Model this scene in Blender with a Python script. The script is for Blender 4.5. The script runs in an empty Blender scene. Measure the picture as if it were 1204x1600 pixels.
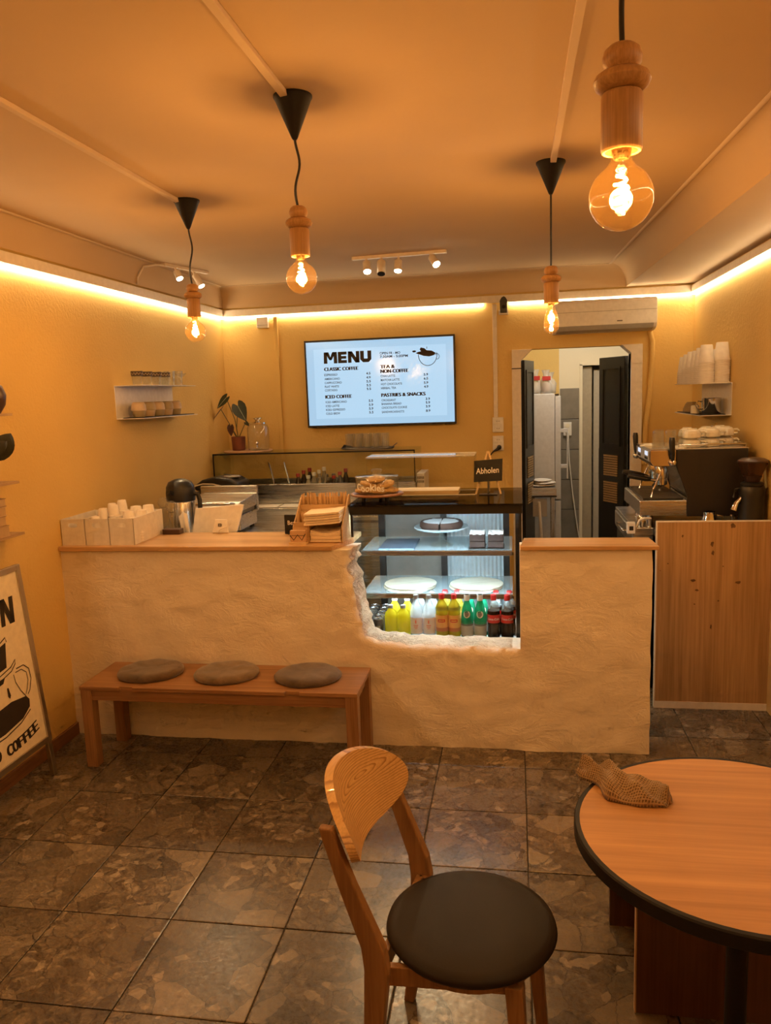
import bpy, bmesh, math, random
from mathutils import Matrix, Vector, noise as mnoise

random.seed(11)
C = bpy.context.scene.collection
SC = bpy.context.scene
PI = math.pi
R = math.radians

# ------------------------------------------------------------------ camera
CAM_H = 1.824
yaw, pitch, roll = R(9.508), R(8.547), R(-2.019)
_right = Vector((math.cos(yaw), math.sin(yaw), 0))
_fwd = Vector((-math.sin(yaw), math.cos(yaw), 0))
_up = Vector((0, 0, 1))
f2 = _fwd*math.cos(pitch) - _up*math.sin(pitch)
u2 = _up*math.cos(pitch) + _fwd*math.sin(pitch)
r3 = _right*math.cos(roll) + u2*math.sin(roll)
u3 = -_right*math.sin(roll) + u2*math.cos(roll)
cam = bpy.data.cameras.new('camera')
cam.sensor_fit = 'VERTICAL'
cam.sensor_height = 24
cam.lens = 1226.2*24/1600
cam.clip_start = 0.05
cam_o = bpy.data.objects.new('camera', cam)
C.objects.link(cam_o)
M4 = Matrix(((r3.x, u3.x, -f2.x, 0), (r3.y, u3.y, -f2.y, 0), (r3.z, u3.z, -f2.z, CAM_H), (0, 0, 0, 1)))
cam_o.matrix_world = M4
SC.camera = cam_o

# ------------------------------------------------------------------ world, exposure, light levels
w = bpy.data.worlds.new('night')
SC.world = w
w.use_nodes = True
w.node_tree.nodes['Background'].inputs[0].default_value = (.01, .012, .02, 1)
w.node_tree.nodes['Background'].inputs[1].default_value = 0.3
SC.view_settings.view_transform = 'Standard'
SC.view_settings.look = 'None'
SC.view_settings.gamma = 1
SC.view_settings.use_curve_mapping = False
SC.view_settings.exposure = 0.24
SC.cycles.max_bounces = 7
SC.cycles.transparent_max_bounces = 16
SC.cycles.diffuse_bounces = 4
SC.cycles.glossy_bounces = 3
SC.cycles.transmission_bounces = 2
SC.cycles.sample_clamp_indirect = 4
SC.cycles.caustics_reflective = False
SC.cycles.caustics_refractive = False
SC.cycles.use_denoising = True
SC.cycles.use_adaptive_sampling = True
SC.cycles.adaptive_threshold = .06
SC.cycles.adaptive_min_samples = 12

BULB_COL = (1.0, .485, .135)      # amber filament lamps
BULB_W = 19.0
STRIP_COL = (1.0, .77, .46)     # warm LED strip under the cornice
STRIP_E = 26.0
SPOT_COL = (1.0, .72, .38)
SPOT_W = 30.0
FRIDGE_COL = (.72, .90, 1.0)
FRIDGE_E = 62.0
KITCHEN_W = 19.0

# ------------------------------------------------------------------ room dimensions (metres)
WL, WR, YB, YF = -2.438, 1.371, 6.50, -2.3
ZLED, ZSOF, ZC = 2.505, 2.58, 2.74

# ------------------------------------------------------------------ materials
MATS = {}
def nt(name):
    m = bpy.data.materials.new(name); m.use_nodes = True
    n = m.node_tree; n.nodes.clear()
    out = n.nodes.new('ShaderNodeOutputMaterial')
    return m, n, out
def L(n, a, b): n.links.new(a, b)
def pbsdf(n, col=(.8, .8, .8), rough=.5, metal=0, spec=.5, coat=0):
    b = n.nodes.new('ShaderNodeBsdfPrincipled')
    b.inputs['Base Color'].default_value = (*col, 1)
    b.inputs['Roughness'].default_value = rough
    b.inputs['Metallic'].default_value = metal
    b.inputs['Specular IOR Level'].default_value = spec
    b.inputs['Coat Weight'].default_value = coat
    return b
def coords(n, kind='Object', scale=(1, 1, 1), loc=(0, 0, 0), rot=(0, 0, 0)):
    t = n.nodes.new('ShaderNodeTexCoord'); mp = n.nodes.new('ShaderNodeMapping')
    mp.inputs['Scale'].default_value = scale
    mp.inputs['Location'].default_value = loc
    mp.inputs['Rotation'].default_value = rot
    L(n, t.outputs[kind], mp.inputs['Vector'])
    return mp.outputs['Vector']
def tnoise(n, vec, scale=5, detail=4, rough=.55, dist=0):
    t = n.nodes.new('ShaderNodeTexNoise')
    t.inputs['Scale'].default_value = scale; t.inputs['Detail'].default_value = detail
    t.inputs['Roughness'].default_value = rough; t.inputs['Distortion'].default_value = dist
    L(n, vec, t.inputs['Vector'])
    return t
def ramp(n, fac, stops):
    r = n.nodes.new('ShaderNodeValToRGB')
    e = r.color_ramp.elements
    while len(e) < len(stops): e.new(.5)
    for k, (p, c) in enumerate(stops):
        e[k].position = p; e[k].color = (*c, 1) if len(c) == 3 else c
    L(n, fac, r.inputs['Fac'])
    return r.outputs['Color']
def bump(n, h, strength=.2, dist=.01, b=None):
    t = n.nodes.new('ShaderNodeBump')
    t.inputs['Strength'].default_value = strength; t.inputs['Distance'].default_value = dist
    L(n, h, t.inputs['Height'])
    if b: L(n, t.outputs['Normal'], b.inputs['Normal'])
    return t
def mix(n, a, b, fac, mode='MIX'):
    t = n.nodes.new('ShaderNodeMix'); t.data_type = 'RGBA'; t.blend_type = mode
    for s, v in ((6, a), (7, b)):
        if isinstance(v, tuple): t.inputs[s].default_value = (*v, 1)
        else: L(n, v, t.inputs[s])
    if isinstance(fac, (int, float)): t.inputs[0].default_value = fac
    else: L(n, fac, t.inputs[0])
    return t.outputs[2]

def plain(name, col, rough=.5, metal=0, spec=.5, var=.06, coat=0, bs=0, scale=30):
    """simple coloured surface with faint procedural variation"""
    if name in MATS: return MATS[name]
    m, n, out = nt(name)
    b = pbsdf(n, col, rough, metal, spec, coat)
    v = coords(n)
    t = tnoise(n, v, scale, 3)
    lo = tuple(max(0, c*(1-var)) for c in col); hi = tuple(min(1, c*(1+var)) for c in col)
    L(n, ramp(n, t.outputs['Fac'], [(.3, lo), (.7, hi)]), b.inputs['Base Color'])
    if bs: bump(n, t.outputs['Fac'], bs, .004, b)
    L(n, b.outputs[0], out.inputs[0])
    MATS[name] = m
    return m
def wood(name, dark, light, axis=0, scale=1.0, rough=.4, coat=0, ring=.5, contrast=1.0, fine_k=.8):
    if name in MATS: return MATS[name]
    m, n, out = nt(name)
    b = pbsdf(n, light, rough, 0, .4, coat)
    s = [9*scale]*3; s[axis] = .55*scale
    v = coords(n, 'Object', tuple(s))
    big = tnoise(n, v, 1.6, 5, .6, ring)
    s2 = [60*scale]*3; s2[axis] = 1.6*scale
    v2 = coords(n, 'Object', tuple(s2))
    fine = tnoise(n, v2, 2.2, 3, .6)
    mid = tuple((a+c)/2 for a, c in zip(dark, light))
    c1 = ramp(n, big.outputs['Fac'], [(.5-.2/contrast, dark), (.5, mid), (.5+.17/contrast, light)])
    c2 = ramp(n, fine.outputs['Fac'], [(.36, (.72, .68, .62)), (.6, (1, 1, 1))])
    L(n, mix(n, c1, c2, fine_k, 'MULTIPLY'), b.inputs['Base Color'])
    bump(n, fine.outputs['Fac'], .12*fine_k, .002, b)
    L(n, b.outputs[0], out.inputs[0])
    MATS[name] = m
    return m
def metal(name, col, rough=.25, axis=None, aniso=0):
    if name in MATS: return MATS[name]
    m, n, out = nt(name)
    b = pbsdf(n, col, rough, 1)
    s = [40]*3
    if axis is not None: s[axis] = .6
    t = tnoise(n, coords(n, 'Object', tuple(s)), 6, 3)
    r = ramp(n, t.outputs['Fac'], [(.3, (rough*.75,)*3), (.7, (min(1, rough*1.3),)*3)])
    L(n, r, b.inputs['Roughness'])
    L(n, b.outputs[0], out.inputs[0])
    MATS[name] = m
    return m
def glass(name, tint=(1, 1, 1), refl=.5, rough=.02, body=0.0, bodycol=(1, 1, 1), ior=1.5):
    """thin clear sheet: tinted see-through plus fresnel reflection, optional milky body"""
    if name in MATS: return MATS[name]
    m, n, out = nt(name)
    tr = n.nodes.new('ShaderNodeBsdfTransparent'); tr.inputs[0].default_value = (*tint, 1)
    gl = n.nodes.new('ShaderNodeBsdfGlossy'); gl.inputs['Roughness'].default_value = rough
    lw = n.nodes.new('ShaderNodeLayerWeight'); lw.inputs['Blend'].default_value = .5
    pw = n.nodes.new('ShaderNodeMath'); pw.operation = 'POWER'; pw.inputs[1].default_value = 4.0
    L(n, lw.outputs['Facing'], pw.inputs[0])
    mu = n.nodes.new('ShaderNodeMath'); mu.operation = 'MULTIPLY_ADD'; mu.inputs[1].default_value = .8*refl; mu.inputs[2].default_value = .07*refl
    mu.use_clamp = True
    L(n, pw.outputs[0], mu.inputs[0])
    mx = n.nodes.new('ShaderNodeMixShader')
    L(n, mu.outputs[0], mx.inputs[0]); L(n, tr.outputs[0], mx.inputs[1]); L(n, gl.outputs[0], mx.inputs[2])
    last = mx
    if body > 0:
        d = n.nodes.new('ShaderNodeBsdfDiffuse'); d.inputs[0].default_value = (*bodycol, 1)
        m2 = n.nodes.new('ShaderNodeMixShader'); m2.inputs[0].default_value = body
        L(n, mx.outputs[0], m2.inputs[1]); L(n, d.outputs[0], m2.inputs[2]); last = m2
    L(n, last.outputs[0], out.inputs[0])
    MATS[name] = m
    return m
def emit(name, col, strength):
    if name in MATS: return MATS[name]
    m, n, out = nt(name)
    e = n.nodes.new('ShaderNodeEmission'); e.inputs[0].default_value = (*col, 1); e.inputs[1].default_value = strength
    L(n, e.outputs[0], out.inputs[0])
    MATS[name] = m
    return m
def rough_wall(name, col, var, s1, str1, s2=0, str2=0, rough=.85, dist=.01):
    m, n, out = nt(name)
    b = pbsdf(n, col, rough, 0, .25)
    v = coords(n)
    big = tnoise(n, v, 1.3, 3)
    lo = tuple(c*(1-var) for c in col); hi = tuple(min(1, c*(1+var)) for c in col)
    L(n, ramp(n, big.outputs['Fac'], [(.3, lo), (.7, hi)]), b.inputs['Base Color'])
    t = tnoise(n, v, s1, 4, .6, .3)
    bp = bump(n, t.outputs['Fac'], str1, dist, b)
    if s2:
        t2 = tnoise(n, coords(n, 'Object', (1, 1, 1.9), rot=(0, .6, 0)), s2, 6, .66, .7)
        mk = tnoise(n, v, 2.4, 3, .5)
        hgt = mix(n, (.35, .35, .35), ramp(n, t2.outputs['Fac'], [(.38, (0, 0, 0)), (.50, (.5, .5, .5)), (.535, (1, 1, 1)), (.60, (.8, .8, .8))]), ramp(n, mk.outputs['Fac'], [(.40, (.12, .12, .12)), (.62, (1, 1, 1))]))
        bp2 = bump(n, hgt, str2, .02, b)
        L(n, bp.outputs['Normal'], bp2.inputs['Normal'])
    L(n, b.outputs[0], out.inputs[0])
    MATS[name] = m
    return m
def stone(name):
    """brown polished breccia: angular clasts in a veined ground, different on every tile"""
    m, n, out = nt(name)
    b = pbsdf(n, (.2, .15, .1), .25, 0, .5)
    tc = n.nodes.new('ShaderNodeTexCoord'); oi = n.nodes.new('ShaderNodeObjectInfo')
    mu = n.nodes.new('ShaderNodeVectorMath'); mu.operation = 'SCALE'; mu.inputs[3].default_value = 37.0
    cb = n.nodes.new('ShaderNodeCombineXYZ')
    L(n, oi.outputs['Random'], cb.inputs[0]); L(n, oi.outputs['Random'], cb.inputs[1])
    L(n, cb.outputs[0], mu.inputs[0])
    ad = n.nodes.new('ShaderNodeVectorMath'); ad.operation = 'ADD'
    L(n, tc.outputs['Object'], ad.inputs[0]); L(n, mu.outputs[0], ad.inputs[1])
    v = ad.outputs[0]
    wob = tnoise(n, v, 5, 4, .6)
    dm = n.nodes.new('ShaderNodeMix'); dm.data_type = 'VECTOR'; dm.inputs[0].default_value = .10
    L(n, v, dm.inputs[4]); L(n, wob.outputs['Color'], dm.inputs[5])
    v2 = dm.outputs[1]
    def vor(scale, feat):
        t = n.nodes.new('ShaderNodeTexVoronoi'); t.feature = feat; t.inputs['Scale'].default_value = scale
        L(n, v2, t.inputs['Vector']); return t
    big = vor(9, 'F1'); edge = vor(9, 'DISTANCE_TO_EDGE'); small = vor(30, 'F1')
    sb = n.nodes.new('ShaderNodeSeparateColor'); L(n, big.outputs['Color'], sb.inputs[0])
    ss = n.nodes.new('ShaderNodeSeparateColor'); L(n, small.outputs['Color'], ss.inputs[0])
    gr = tnoise(n, v, 60, 6, .72)
    ve = tnoise(n, v2, 15, 8, .68, 2.2)
    # ground: swirling brown matrix
    c = ramp(n, ve.outputs['Fac'], [(.36, (.05, .036, .022)), (.46, (.13, .098, .064)), (.54, (.20, .155, .105)), (.62, (.36, .29, .205))])
    # small crumbs
    c = mix(n, c, ramp(n, ss.outputs[0], [(0, (.06, .044, .028)), (.6, (.16, .125, .085)), (.90, (.24, .19, .135)), (.95, (.60, .50, .37))]), .38)
    # larger clasts, some pale, some dark, most close to the ground
    cl = ramp(n, sb.outputs[0], [(0, (.055, .04, .025)), (.22, (.13, .10, .066)), (.7, (.20, .158, .108)), (.97, (.30, .24, .165))])
    fp = ramp(n, sb.outputs[1], [(.50, (0, 0, 0)), (.53, (.72, .72, .72))])
    c = mix(n, c, cl, fp)
    c = mix(n, c, ramp(n, gr.outputs['Fac'], [(.34, (.42, .39, .34)), (.60, (1.0, 1.0, 1.0))]), .85, 'MULTIPLY')
    c = mix(n, c, (.025, .018, .011), ramp(n, edge.outputs['Distance'], [(.002, (.8, .8, .8)), (.018, (0, 0, 0))]))
    oc = n.nodes.new('ShaderNodeHueSaturation')
    mr = n.nodes.new('ShaderNodeMapRange'); mr.inputs[3].default_value = .88; mr.inputs[4].default_value = 1.25
    L(n, oi.outputs['Random'], mr.inputs[0]); L(n, mr.outputs[0], oc.inputs['Value']); L(n, c, oc.inputs['Color'])
    L(n, oc.outputs[0], b.inputs['Base Color'])
    rr = ramp(n, gr.outputs['Fac'], [(.3, (.36,)*3), (.7, (.20,)*3)])
    L(n, rr, b.inputs['Roughness'])
    bump(n, mix(n, gr.outputs['Fac'], ve.outputs['Fac'], .5), .10, .004, b)
    L(n, b.outputs[0], out.inputs[0])
    MATS[name] = m
    return m

m_wall = rough_wall('ochre_wall_paint', (.76, .53, .19), .05, 55, .5, dist=.006)
m_ceil = rough_wall('ceiling_paint', (.58, .42, .255), .04, 30, .12, dist=.004)
m_cove = rough_wall('cornice_paint', (.64, .50, .35), .04, 25, .08, dist=.004)
m_plaster = rough_wall('rough_white_plaster', (.86, .75, .58), .04, 42, .20, 7.0, .24, dist=.006)
m_broken = rough_wall('broken_masonry', (.80, .64, .45), .12, 34, .7, 16, .9, dist=.015)
m_cream = rough_wall('cream_kitchen_paint', (.82, .74, .56), .03, 30, .1)
m_stone = stone('breccia_stone')
m_grout = plain('dark_grout', (.05, .04, .03), .9)
m_trim = plain('white_painted_trim', (.78, .70, .60), .45)
m_white = plain('white_plastic', (.80, .76, .70), .4)
m_whitemetal = plain('white_powder_coat', (.80, .76, .71), .35)
m_paper = plain('white_paper', (.84, .78, .68), .8)
m_black = plain('black_plastic', (.018, .016, .014), .35)
m_matblack = plain('matt_black_metal', (.011, .009, .008), .5, spec=.25)
m_rubber = plain('dark_rubber', (.02, .018, .017), .7)
m_steel = metal('brushed_steel', (.62, .60, .56), .28, 0)
m_steelv = metal('brushed_steel_upright', (.62, .60, .56), .24, 2)
m_chrome = metal('chrome', (.78, .76, .72), .08)
m_darksteel = metal('dark_steel', (.22, .21, .2), .35, 0)
m_alu = metal('aluminium_frame', (.55, .5, .43), .4, 2)
m_glass = glass('clear_glass', (.97, .98, .97), .55)
m_pane = glass('display_pane', (.96, .985, .98), .42)
m_acryl = glass('acrylic_sheet', (.97, .97, .95), .5)
m_drink = glass('drinking_glass', (.93, .93, .9), .9, .03, .06, (.9, .85, .75))
m_cup = plain('cream_ceramic', (.76, .72, .60), .25, spec=.6)
m_pcup = plain('paper_cup_white', (.84, .78, .70), .6)
m_counterwood = wood('counter_top_wood', (.50, .29, .12), (.70, .44, .21), 0, .8, .35, .2, contrast=1.2)
m_benchwood = wood('bench_oak', (.30, .145, .06), (.42, .22, .095), 0, 1.0, .38, .1, contrast=1.4)
m_benchleg = wood('bench_oak_upright', (.28, .135, .055), (.40, .21, .09), 2, 1.0, .4)
m_tablewood = wood('table_laminate', (.38, .185, .066), (.58, .31, .118), 0, .62, .48, 0, contrast=1.15, fine_k=.4)
m_ash = wood('ash_veneer', (.42, .24, .08), (.72, .47, .2), 1, 1.5, .35, .2, ring=1.4)
m_ashleg = wood('ash_leg', (.24, .12, .045), (.36, .19, .075), 2, 1.0, .4)
m_lampwood = wood('lamp_beech', (.42, .22, .08), (.58, .34, .14), 2, 2.0, .45)
m_oakpanel = wood('knotty_oak_panel', (.42, .245, .105), (.56, .34, .155), 2, .55, .5, contrast=1.3)
m_darkpanel = wood('dark_brown_panel', (.10, .045, .022), (.14, .065, .03), 2, .7, .45)
m_board = wood('pale_board', (.62, .45, .24), (.78, .60, .36), 0, 1.2, .5)
m_ply = wood('ply_shelf', (.46, .30, .15), (.62, .43, .24), 1, 1.2, .55)
m_napkin = plain('kraft_napkin', (.82, .66, .45), .9)
m_brass = metal('lamp_brass', (.7, .5, .22), .3)
m_ink = plain('dark_print', (.03, .022, .016), .6)
m_chalk = plain('white_chalk', (.85, .83, .8), .9)
m_slateboard = plain('black_chalkboard', (.014, .013, .013), .7)

# ------------------------------------------------------------------ mesh helpers
class MB:
    """collects shapes and links them as ONE mesh object"""
    def __init__(s, root=None):
        s.bm = bmesh.new(); s.root = root
    def _xf(s, vs, mat):
        if mat is not None:
            for v in vs: v.co = mat @ v.co
    def box(s, x0, x1, y0, y1, z0, z1, mat=None):
        c = [(x0, y0, z0), (x1, y0, z0), (x1, y1, z0), (x0, y1, z0), (x0, y0, z1), (x1, y0, z1), (x1, y1, z1), (x0, y1, z1)]
        v = [s.bm.verts.new(p) for p in c]
        for f in ((0, 3, 2, 1), (4, 5, 6, 7), (0, 1, 5, 4), (1, 2, 6, 5), (2, 3, 7, 6), (3, 0, 4, 7)):
            s.bm.faces.new([v[i] for i in f])
        s._xf(v, mat); return s
    def prism(s, poly, axis, a0, a1, mat=None):
        """poly of 2D points (in the two other axes, in order), extruded along axis"""
        def P(p, a):
            if axis == 'x': return (a, p[0], p[1])
            if axis == 'y': return (p[0], a, p[1])
            return (p[0], p[1], a)
        A = [s.bm.verts.new(P(p, a0)) for p in poly]; B = [s.bm.verts.new(P(p, a1)) for p in poly]
        n = len(poly)
        s.bm.faces.new(A); s.bm.faces.new(B[::-1])
        for i in range(n):
            s.bm.faces.new((A[(i+1) % n], A[i], B[i], B[(i+1) % n]))
        s._xf(A+B, mat); return s
    def lathe(s, prof, seg=20, c=(0, 0, 0), mat=None, cap=True):
        rings = []; allv = []
        for (r, z) in prof:
            ring = [s.bm.verts.new((c[0]+r*math.cos(2*PI*i/seg), c[1]+r*math.sin(2*PI*i/seg), c[2]+z)) for i in range(seg)]
            rings.append(ring); allv += ring
        for a, b in zip(rings, rings[1:]):
            for i in range(seg):
                j = (i+1) % seg
                s.bm.faces.new((a[i], a[j], b[j], b[i]))
        if cap:
            if prof[0][0] > 1e-6: s.bm.faces.new(rings[0][::-1])
            if prof[-1][0] > 1e-6: s.bm.faces.new(rings[-1])
        s._xf(allv, mat); return s
    def tube(s, pts, r, seg=8, radii=None, flat=1.0):
        pts = [Vector(p) for p in pts]; rings = []
        up = Vector((0, 0, 1))
        for k, p in enumerate(pts):
            d = (pts[min(k+1, len(pts)-1)] - pts[max(k-1, 0)]).normalized()
            ref = up if abs(d.z) < .95 else Vector((1, 0, 0))
            a = d.cross(ref).normalized(); b = a.cross(d).normalized()
            rr = radii[k] if radii else r
            rings.append([s.bm.verts.new(p + a*rr*math.cos(2*PI*i/seg) + b*rr*flat*math.sin(2*PI*i/seg)) for i in range(seg)])
        for A, B in zip(rings, rings[1:]):
            for i in range(seg):
                j = (i+1) % seg
                s.bm.faces.new((A[i], A[j], B[j], B[i]))
        s.bm.faces.new(rings[0][::-1]); s.bm.faces.new(rings[-1]); return s
    def bar(s, p0, p1, w, d, w1=None, d1=None, side=None):
        """rectangular tapered bar between two points; side = direction of the width"""
        p0, p1 = Vector(p0), Vector(p1); t = (p1-p0).normalized()
        sd = Vector(side) if side else (Vector((1, 0, 0)) if abs(t.x) < .9 else Vector((0, 1, 0)))
        b = t.cross(sd).normalized(); a = b.cross(t).normalized()
        w1 = w if w1 is None else w1; d1 = d if d1 is None else d1
        A = [s.bm.verts.new(p0 + a*x*w/2 + b*y*d/2) for x, y in ((-1, -1), (1, -1), (1, 1), (-1, 1))]
        B = [s.bm.verts.new(p1 + a*x*w1/2 + b*y*d1/2) for x, y in ((-1, -1), (1, -1), (1, 1), (-1, 1))]
        s.bm.faces.new(A[::-1]); s.bm.faces.new(B)
        for i in range(4):
            j = (i+1) % 4; s.bm.faces.new((A[i], A[j], B[j], B[i]))
        return s
    def ball(s, c, r, seg=14, rings=8, mat=None, jit=0):
        if not isinstance(r, tuple): r = (r, r, r)
        vs = []
        g = bmesh.ops.create_uvsphere(s.bm, u_segments=seg, v_segments=rings, radius=1)
        for v in g['verts']:
            k = 1 + (jit*mnoise.noise(v.co*2.3 + Vector(c)*9) if jit else 0)
            v.co = Vector((v.co.x*r[0]*k + c[0], v.co.y*r[1]*k + c[1], v.co.z*r[2]*k + c[2])); vs.append(v)
        s._xf(vs, mat); return s
    def grid(s, P, close_u=False):
        """P[i][j] points -> quads"""
        V = [[s.bm.verts.new(p) for p in row] for row in P]
        n = len(V)
        for i in range(n if close_u else n-1):
            a, b = V[i], V[(i+1) % n]
            for j in range(len(a)-1): s.bm.faces.new((a[j], a[j+1], b[j+1], b[j]))
        return V
    def raw(s, verts, faces):
        v = [s.bm.verts.new(p) for p in verts]
        for f in faces:
            try: s.bm.faces.new([v[i] for i in f])
            except ValueError: pass
        return s
    def build(s, name, mat, parent=None, smooth=None, bevel=0, seg=2, fix=True):
        bm = s.bm
        if s.root is not None:
            o = s.root.location
            for v in bm.verts: v.co -= o
        if fix: bmesh.ops.recalc_face_normals(bm, faces=bm.faces)
        if smooth:
            for f in bm.faces: f.smooth = True
            for e in bm.edges:
                if len(e.link_faces) == 2 and e.calc_face_angle(0) > smooth: e.smooth = False
        me = bpy.data.meshes.new(name); bm.to_mesh(me); bm.free()
        for mm in (mat if isinstance(mat, (list, tuple)) else [mat]): me.materials.append(mm)
        ob = bpy.data.objects.new(name, me); C.objects.link(ob)
        if parent is not None: ob.parent = parent
        if bevel:
            md = ob.modifiers.new('bevel', 'BEVEL'); md.width = bevel; md.segments = seg; md.limit_method = 'ANGLE'; md.angle_limit = .6
        return ob

def tag(o, label, cat, group=None):
    o['label'] = label; o['category'] = cat
    if group: o['group'] = group
    return o
def thing(name, label, cat, loc=(0, 0, 0), rz=0, group=None):
    o = bpy.data.objects.new(name, None); C.objects.link(o)
    o.empty_display_size = .05
    o.location = loc; o.rotation_euler = (0, 0, rz)
    return tag(o, label, cat, group)
def struct(o):
    o['kind'] = 'structure'; return o
def kids(o): return [c for c in bpy.data.objects if c.parent == o]
KID = {}
def dup(root, loc, rz=None, label=None, group=None, rot=None):
    r = root.copy(); C.objects.link(r); r.location = loc
    if rz is not None: r.rotation_euler = (0, 0, rz)
    if rot is not None: r.rotation_euler = rot
    if label: r['label'] = label
    if group: r['group'] = group
    for ch in list(root.children):
        c = ch.copy(); C.objects.link(c); c.parent = r
        for g in list(ch.children):
            d = g.copy(); C.objects.link(d); d.parent = c
    return r
def pt_light(name, loc, power, col, radius=.02, parent=None):
    l = bpy.data.lights.new(name, 'POINT'); l.energy = power; l.color = col; l.shadow_soft_size = radius
    o = bpy.data.objects.new(name, l); C.objects.link(o); o.location = loc
    if parent: o.parent = parent
    return o

# lettering: built-in font outlines turned into flat meshes
def text_geo(body, size, bold=0.0, align='LEFT', space=1.0):
    cu = bpy.data.curves.new('lettering', 'FONT'); cu.body = body; cu.size = size; cu.offset = bold
    cu.align_x = align; cu.space_character = space; cu.resolution_u = 3
    o = bpy.data.objects.new('lettering', cu); C.objects.link(o)
    dg = bpy.context.evaluated_depsgraph_get()
    me = bpy.data.meshes.new_from_object(o.evaluated_get(dg))
    vs = [tuple(v.co) for v in me.vertices]; fs = [tuple(p.vertices) for p in me.polygons]
    bpy.data.objects.remove(o); bpy.data.curves.remove(cu); bpy.data.meshes.remove(me)
    return vs, fs
def put_text(mb, body, size, org, ux, uy, bold=0.0, align='LEFT', space=1.0, sx=1.0, fn=None):
    vs, fs = text_geo(body, size, bold, align, space)
    org, ux, uy = Vector(org), Vector(ux), Vector(uy)
    mb.raw([(fn(x*sx, y) if fn else org + ux*(x*sx) + uy*y) for x, y, z in vs], fs)
    return mb
def poly2(mb, pts, org, ux, uy):
    org, ux, uy = Vector(org), Vector(ux), Vector(uy)
    v = [mb.bm.verts.new(org + ux*x + uy*y) for x, y in pts]
    mb.bm.faces.new(v)
def stroke2(mb, pts, w, org, ux, uy):
    """flat ribbon along 2D points"""
    org, ux, uy = Vector(org), Vector(ux), Vector(uy)
    P = [Vector((p[0], p[1])) for p in pts]; Lf = []; Rt = []
    for k, p in enumerate(P):
        d = (P[min(k+1, len(P)-1)] - P[max(k-1, 0)]); d = d.normalized() if d.length else Vector((1, 0))
        nrm = Vector((-d.y, d.x))*w/2
        a, b = p+nrm, p-nrm
        Lf.append(mb.bm.verts.new(org+ux*a.x+uy*a.y)); Rt.append(mb.bm.verts.new(org+ux*b.x+uy*b.y))
    for k in range(len(P)-1):
        mb.bm.faces.new((Lf[k], Lf[k+1], Rt[k+1], Rt[k]))
def arc2(cx, cy, rx, ry, a0, a1, n=14):
    return [(cx+rx*math.cos(R(a0+(a1-a0)*i/n)), cy+ry*math.sin(R(a0+(a1-a0)*i/n))) for i in range(n+1)]

# heavy block capitals drawn as convex pieces
LET = {
 'N': [[(0, 0), (.30, 0), (.30, 1), (0, 1)], [(.70, 0), (1, 0), (1, 1), (.70, 1)], [(.02, 1), (.36, 1), (.98, 0), (.64, 0)]],
 'E': [[(0, 0), (.36, 0), (.36, 1), (0, 1)], [(.36, 0), (.95, 0), (.95, .26), (.36, .26)], [(.36, .38), (.9, .38), (.9, .62), (.36, .62)], [(.36, .74), (.95, .74), (.95, 1), (.36, 1)]],
 'P': [[(0, 0), (.36, 0), (.36, 1), (0, 1)], [(.36, .76), (.75, .76), (.98, .88), (.8, 1), (.36, 1)], [(.36, .34), (.8, .34), (.98, .5), (.75, .58), (.36, .58)], [(.70, .57), (.98, .5), (.98, .88), (.70, .78)]],
 'O': [[(0, .2), (.33, .3), (.33, .7), (0, .8)], [(.67, .3), (1, .2), (1, .8), (.67, .7)], [(0, .2), (.25, 0), (.75, 0), (1, .2), (.67, .3), (.33, .3)], [(0, .8), (.33, .7), (.67, .7), (1, .8), (.75, 1), (.25, 1)]],
 'M': [[(0, 0), (.26, 0), (.26, 1), (.02, 1)], [(.74, 0), (1, 0), (.98, 1), (.74, 1)], [(.1, 1), (.36, 1), (.58, .3), (.42, .3)], [(.64, 1), (.9, 1), (.58, .3), (.42, .3)]],
 'U': [[(0, .25), (.34, .32), (.34, 1), (0, 1)], [(.66, .32), (1, .25), (1, 1), (.66, 1)], [(0, .25), (.25, 0), (.75, 0), (1, .25), (.66, .32), (.34, .32)]],
}
# ================================================================== the setting
# ---- floor: recessed grout bed with separate stone tiles
floor = struct(MB().box(WL-.1, WR+.1, YF, 6.6, -.12, -.005).build('floor', m_grout))
T = .42; GX, GY = -2.066, 3.645
TILE = {}
def tile_mesh(wx, wy):
    k = (round(wx, 3), round(wy, 3))
    if k not in TILE:
        mb = MB(); b = .003; h = .006
        o = [(-wx/2, -wy/2), (wx/2, -wy/2), (wx/2, wy/2), (-wx/2, wy/2)]
        i = [(x-math.copysign(b, x), y-math.copysign(b, y)) for x, y in o]
        V = [(x, y, -h) for x, y in o] + [(x, y, -.0012) for x, y in o] + [(x, y, 0) for x, y in i]
        F = [(8, 9, 10, 11)]
        for a in range(4):
            c = (a+1) % 4
            F += [(a, c, 4+c, 4+a), (4+a, 4+c, 8+c, 8+a)]
        mb.raw(V, F)
        ob = mb.build('tile', m_stone); me = ob.data; bpy.data.objects.remove(ob); TILE[k] = me
    return TILE[k]
xs = [max(WL, GX+T*k) for k in range(-1, 9)] + [WR]
ys = [GY+T*k for k in range(-13, 7)] + [YB]
G = .0045
for j in range(len(ys)-1):
    for i in range(len(xs)-1):
        wx, wy = xs[i+1]-xs[i]-G, ys[j+1]-ys[j]-G
        if wx < .03: continue
        o = bpy.data.objects.new('tile', tile_mesh(wx, wy)); C.objects.link(o); o.parent = floor
        o.location = ((xs[i]+xs[i+1])/2, (ys[j]+ys[j+1])/2, random.uniform(-.0006, .0006))

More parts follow.
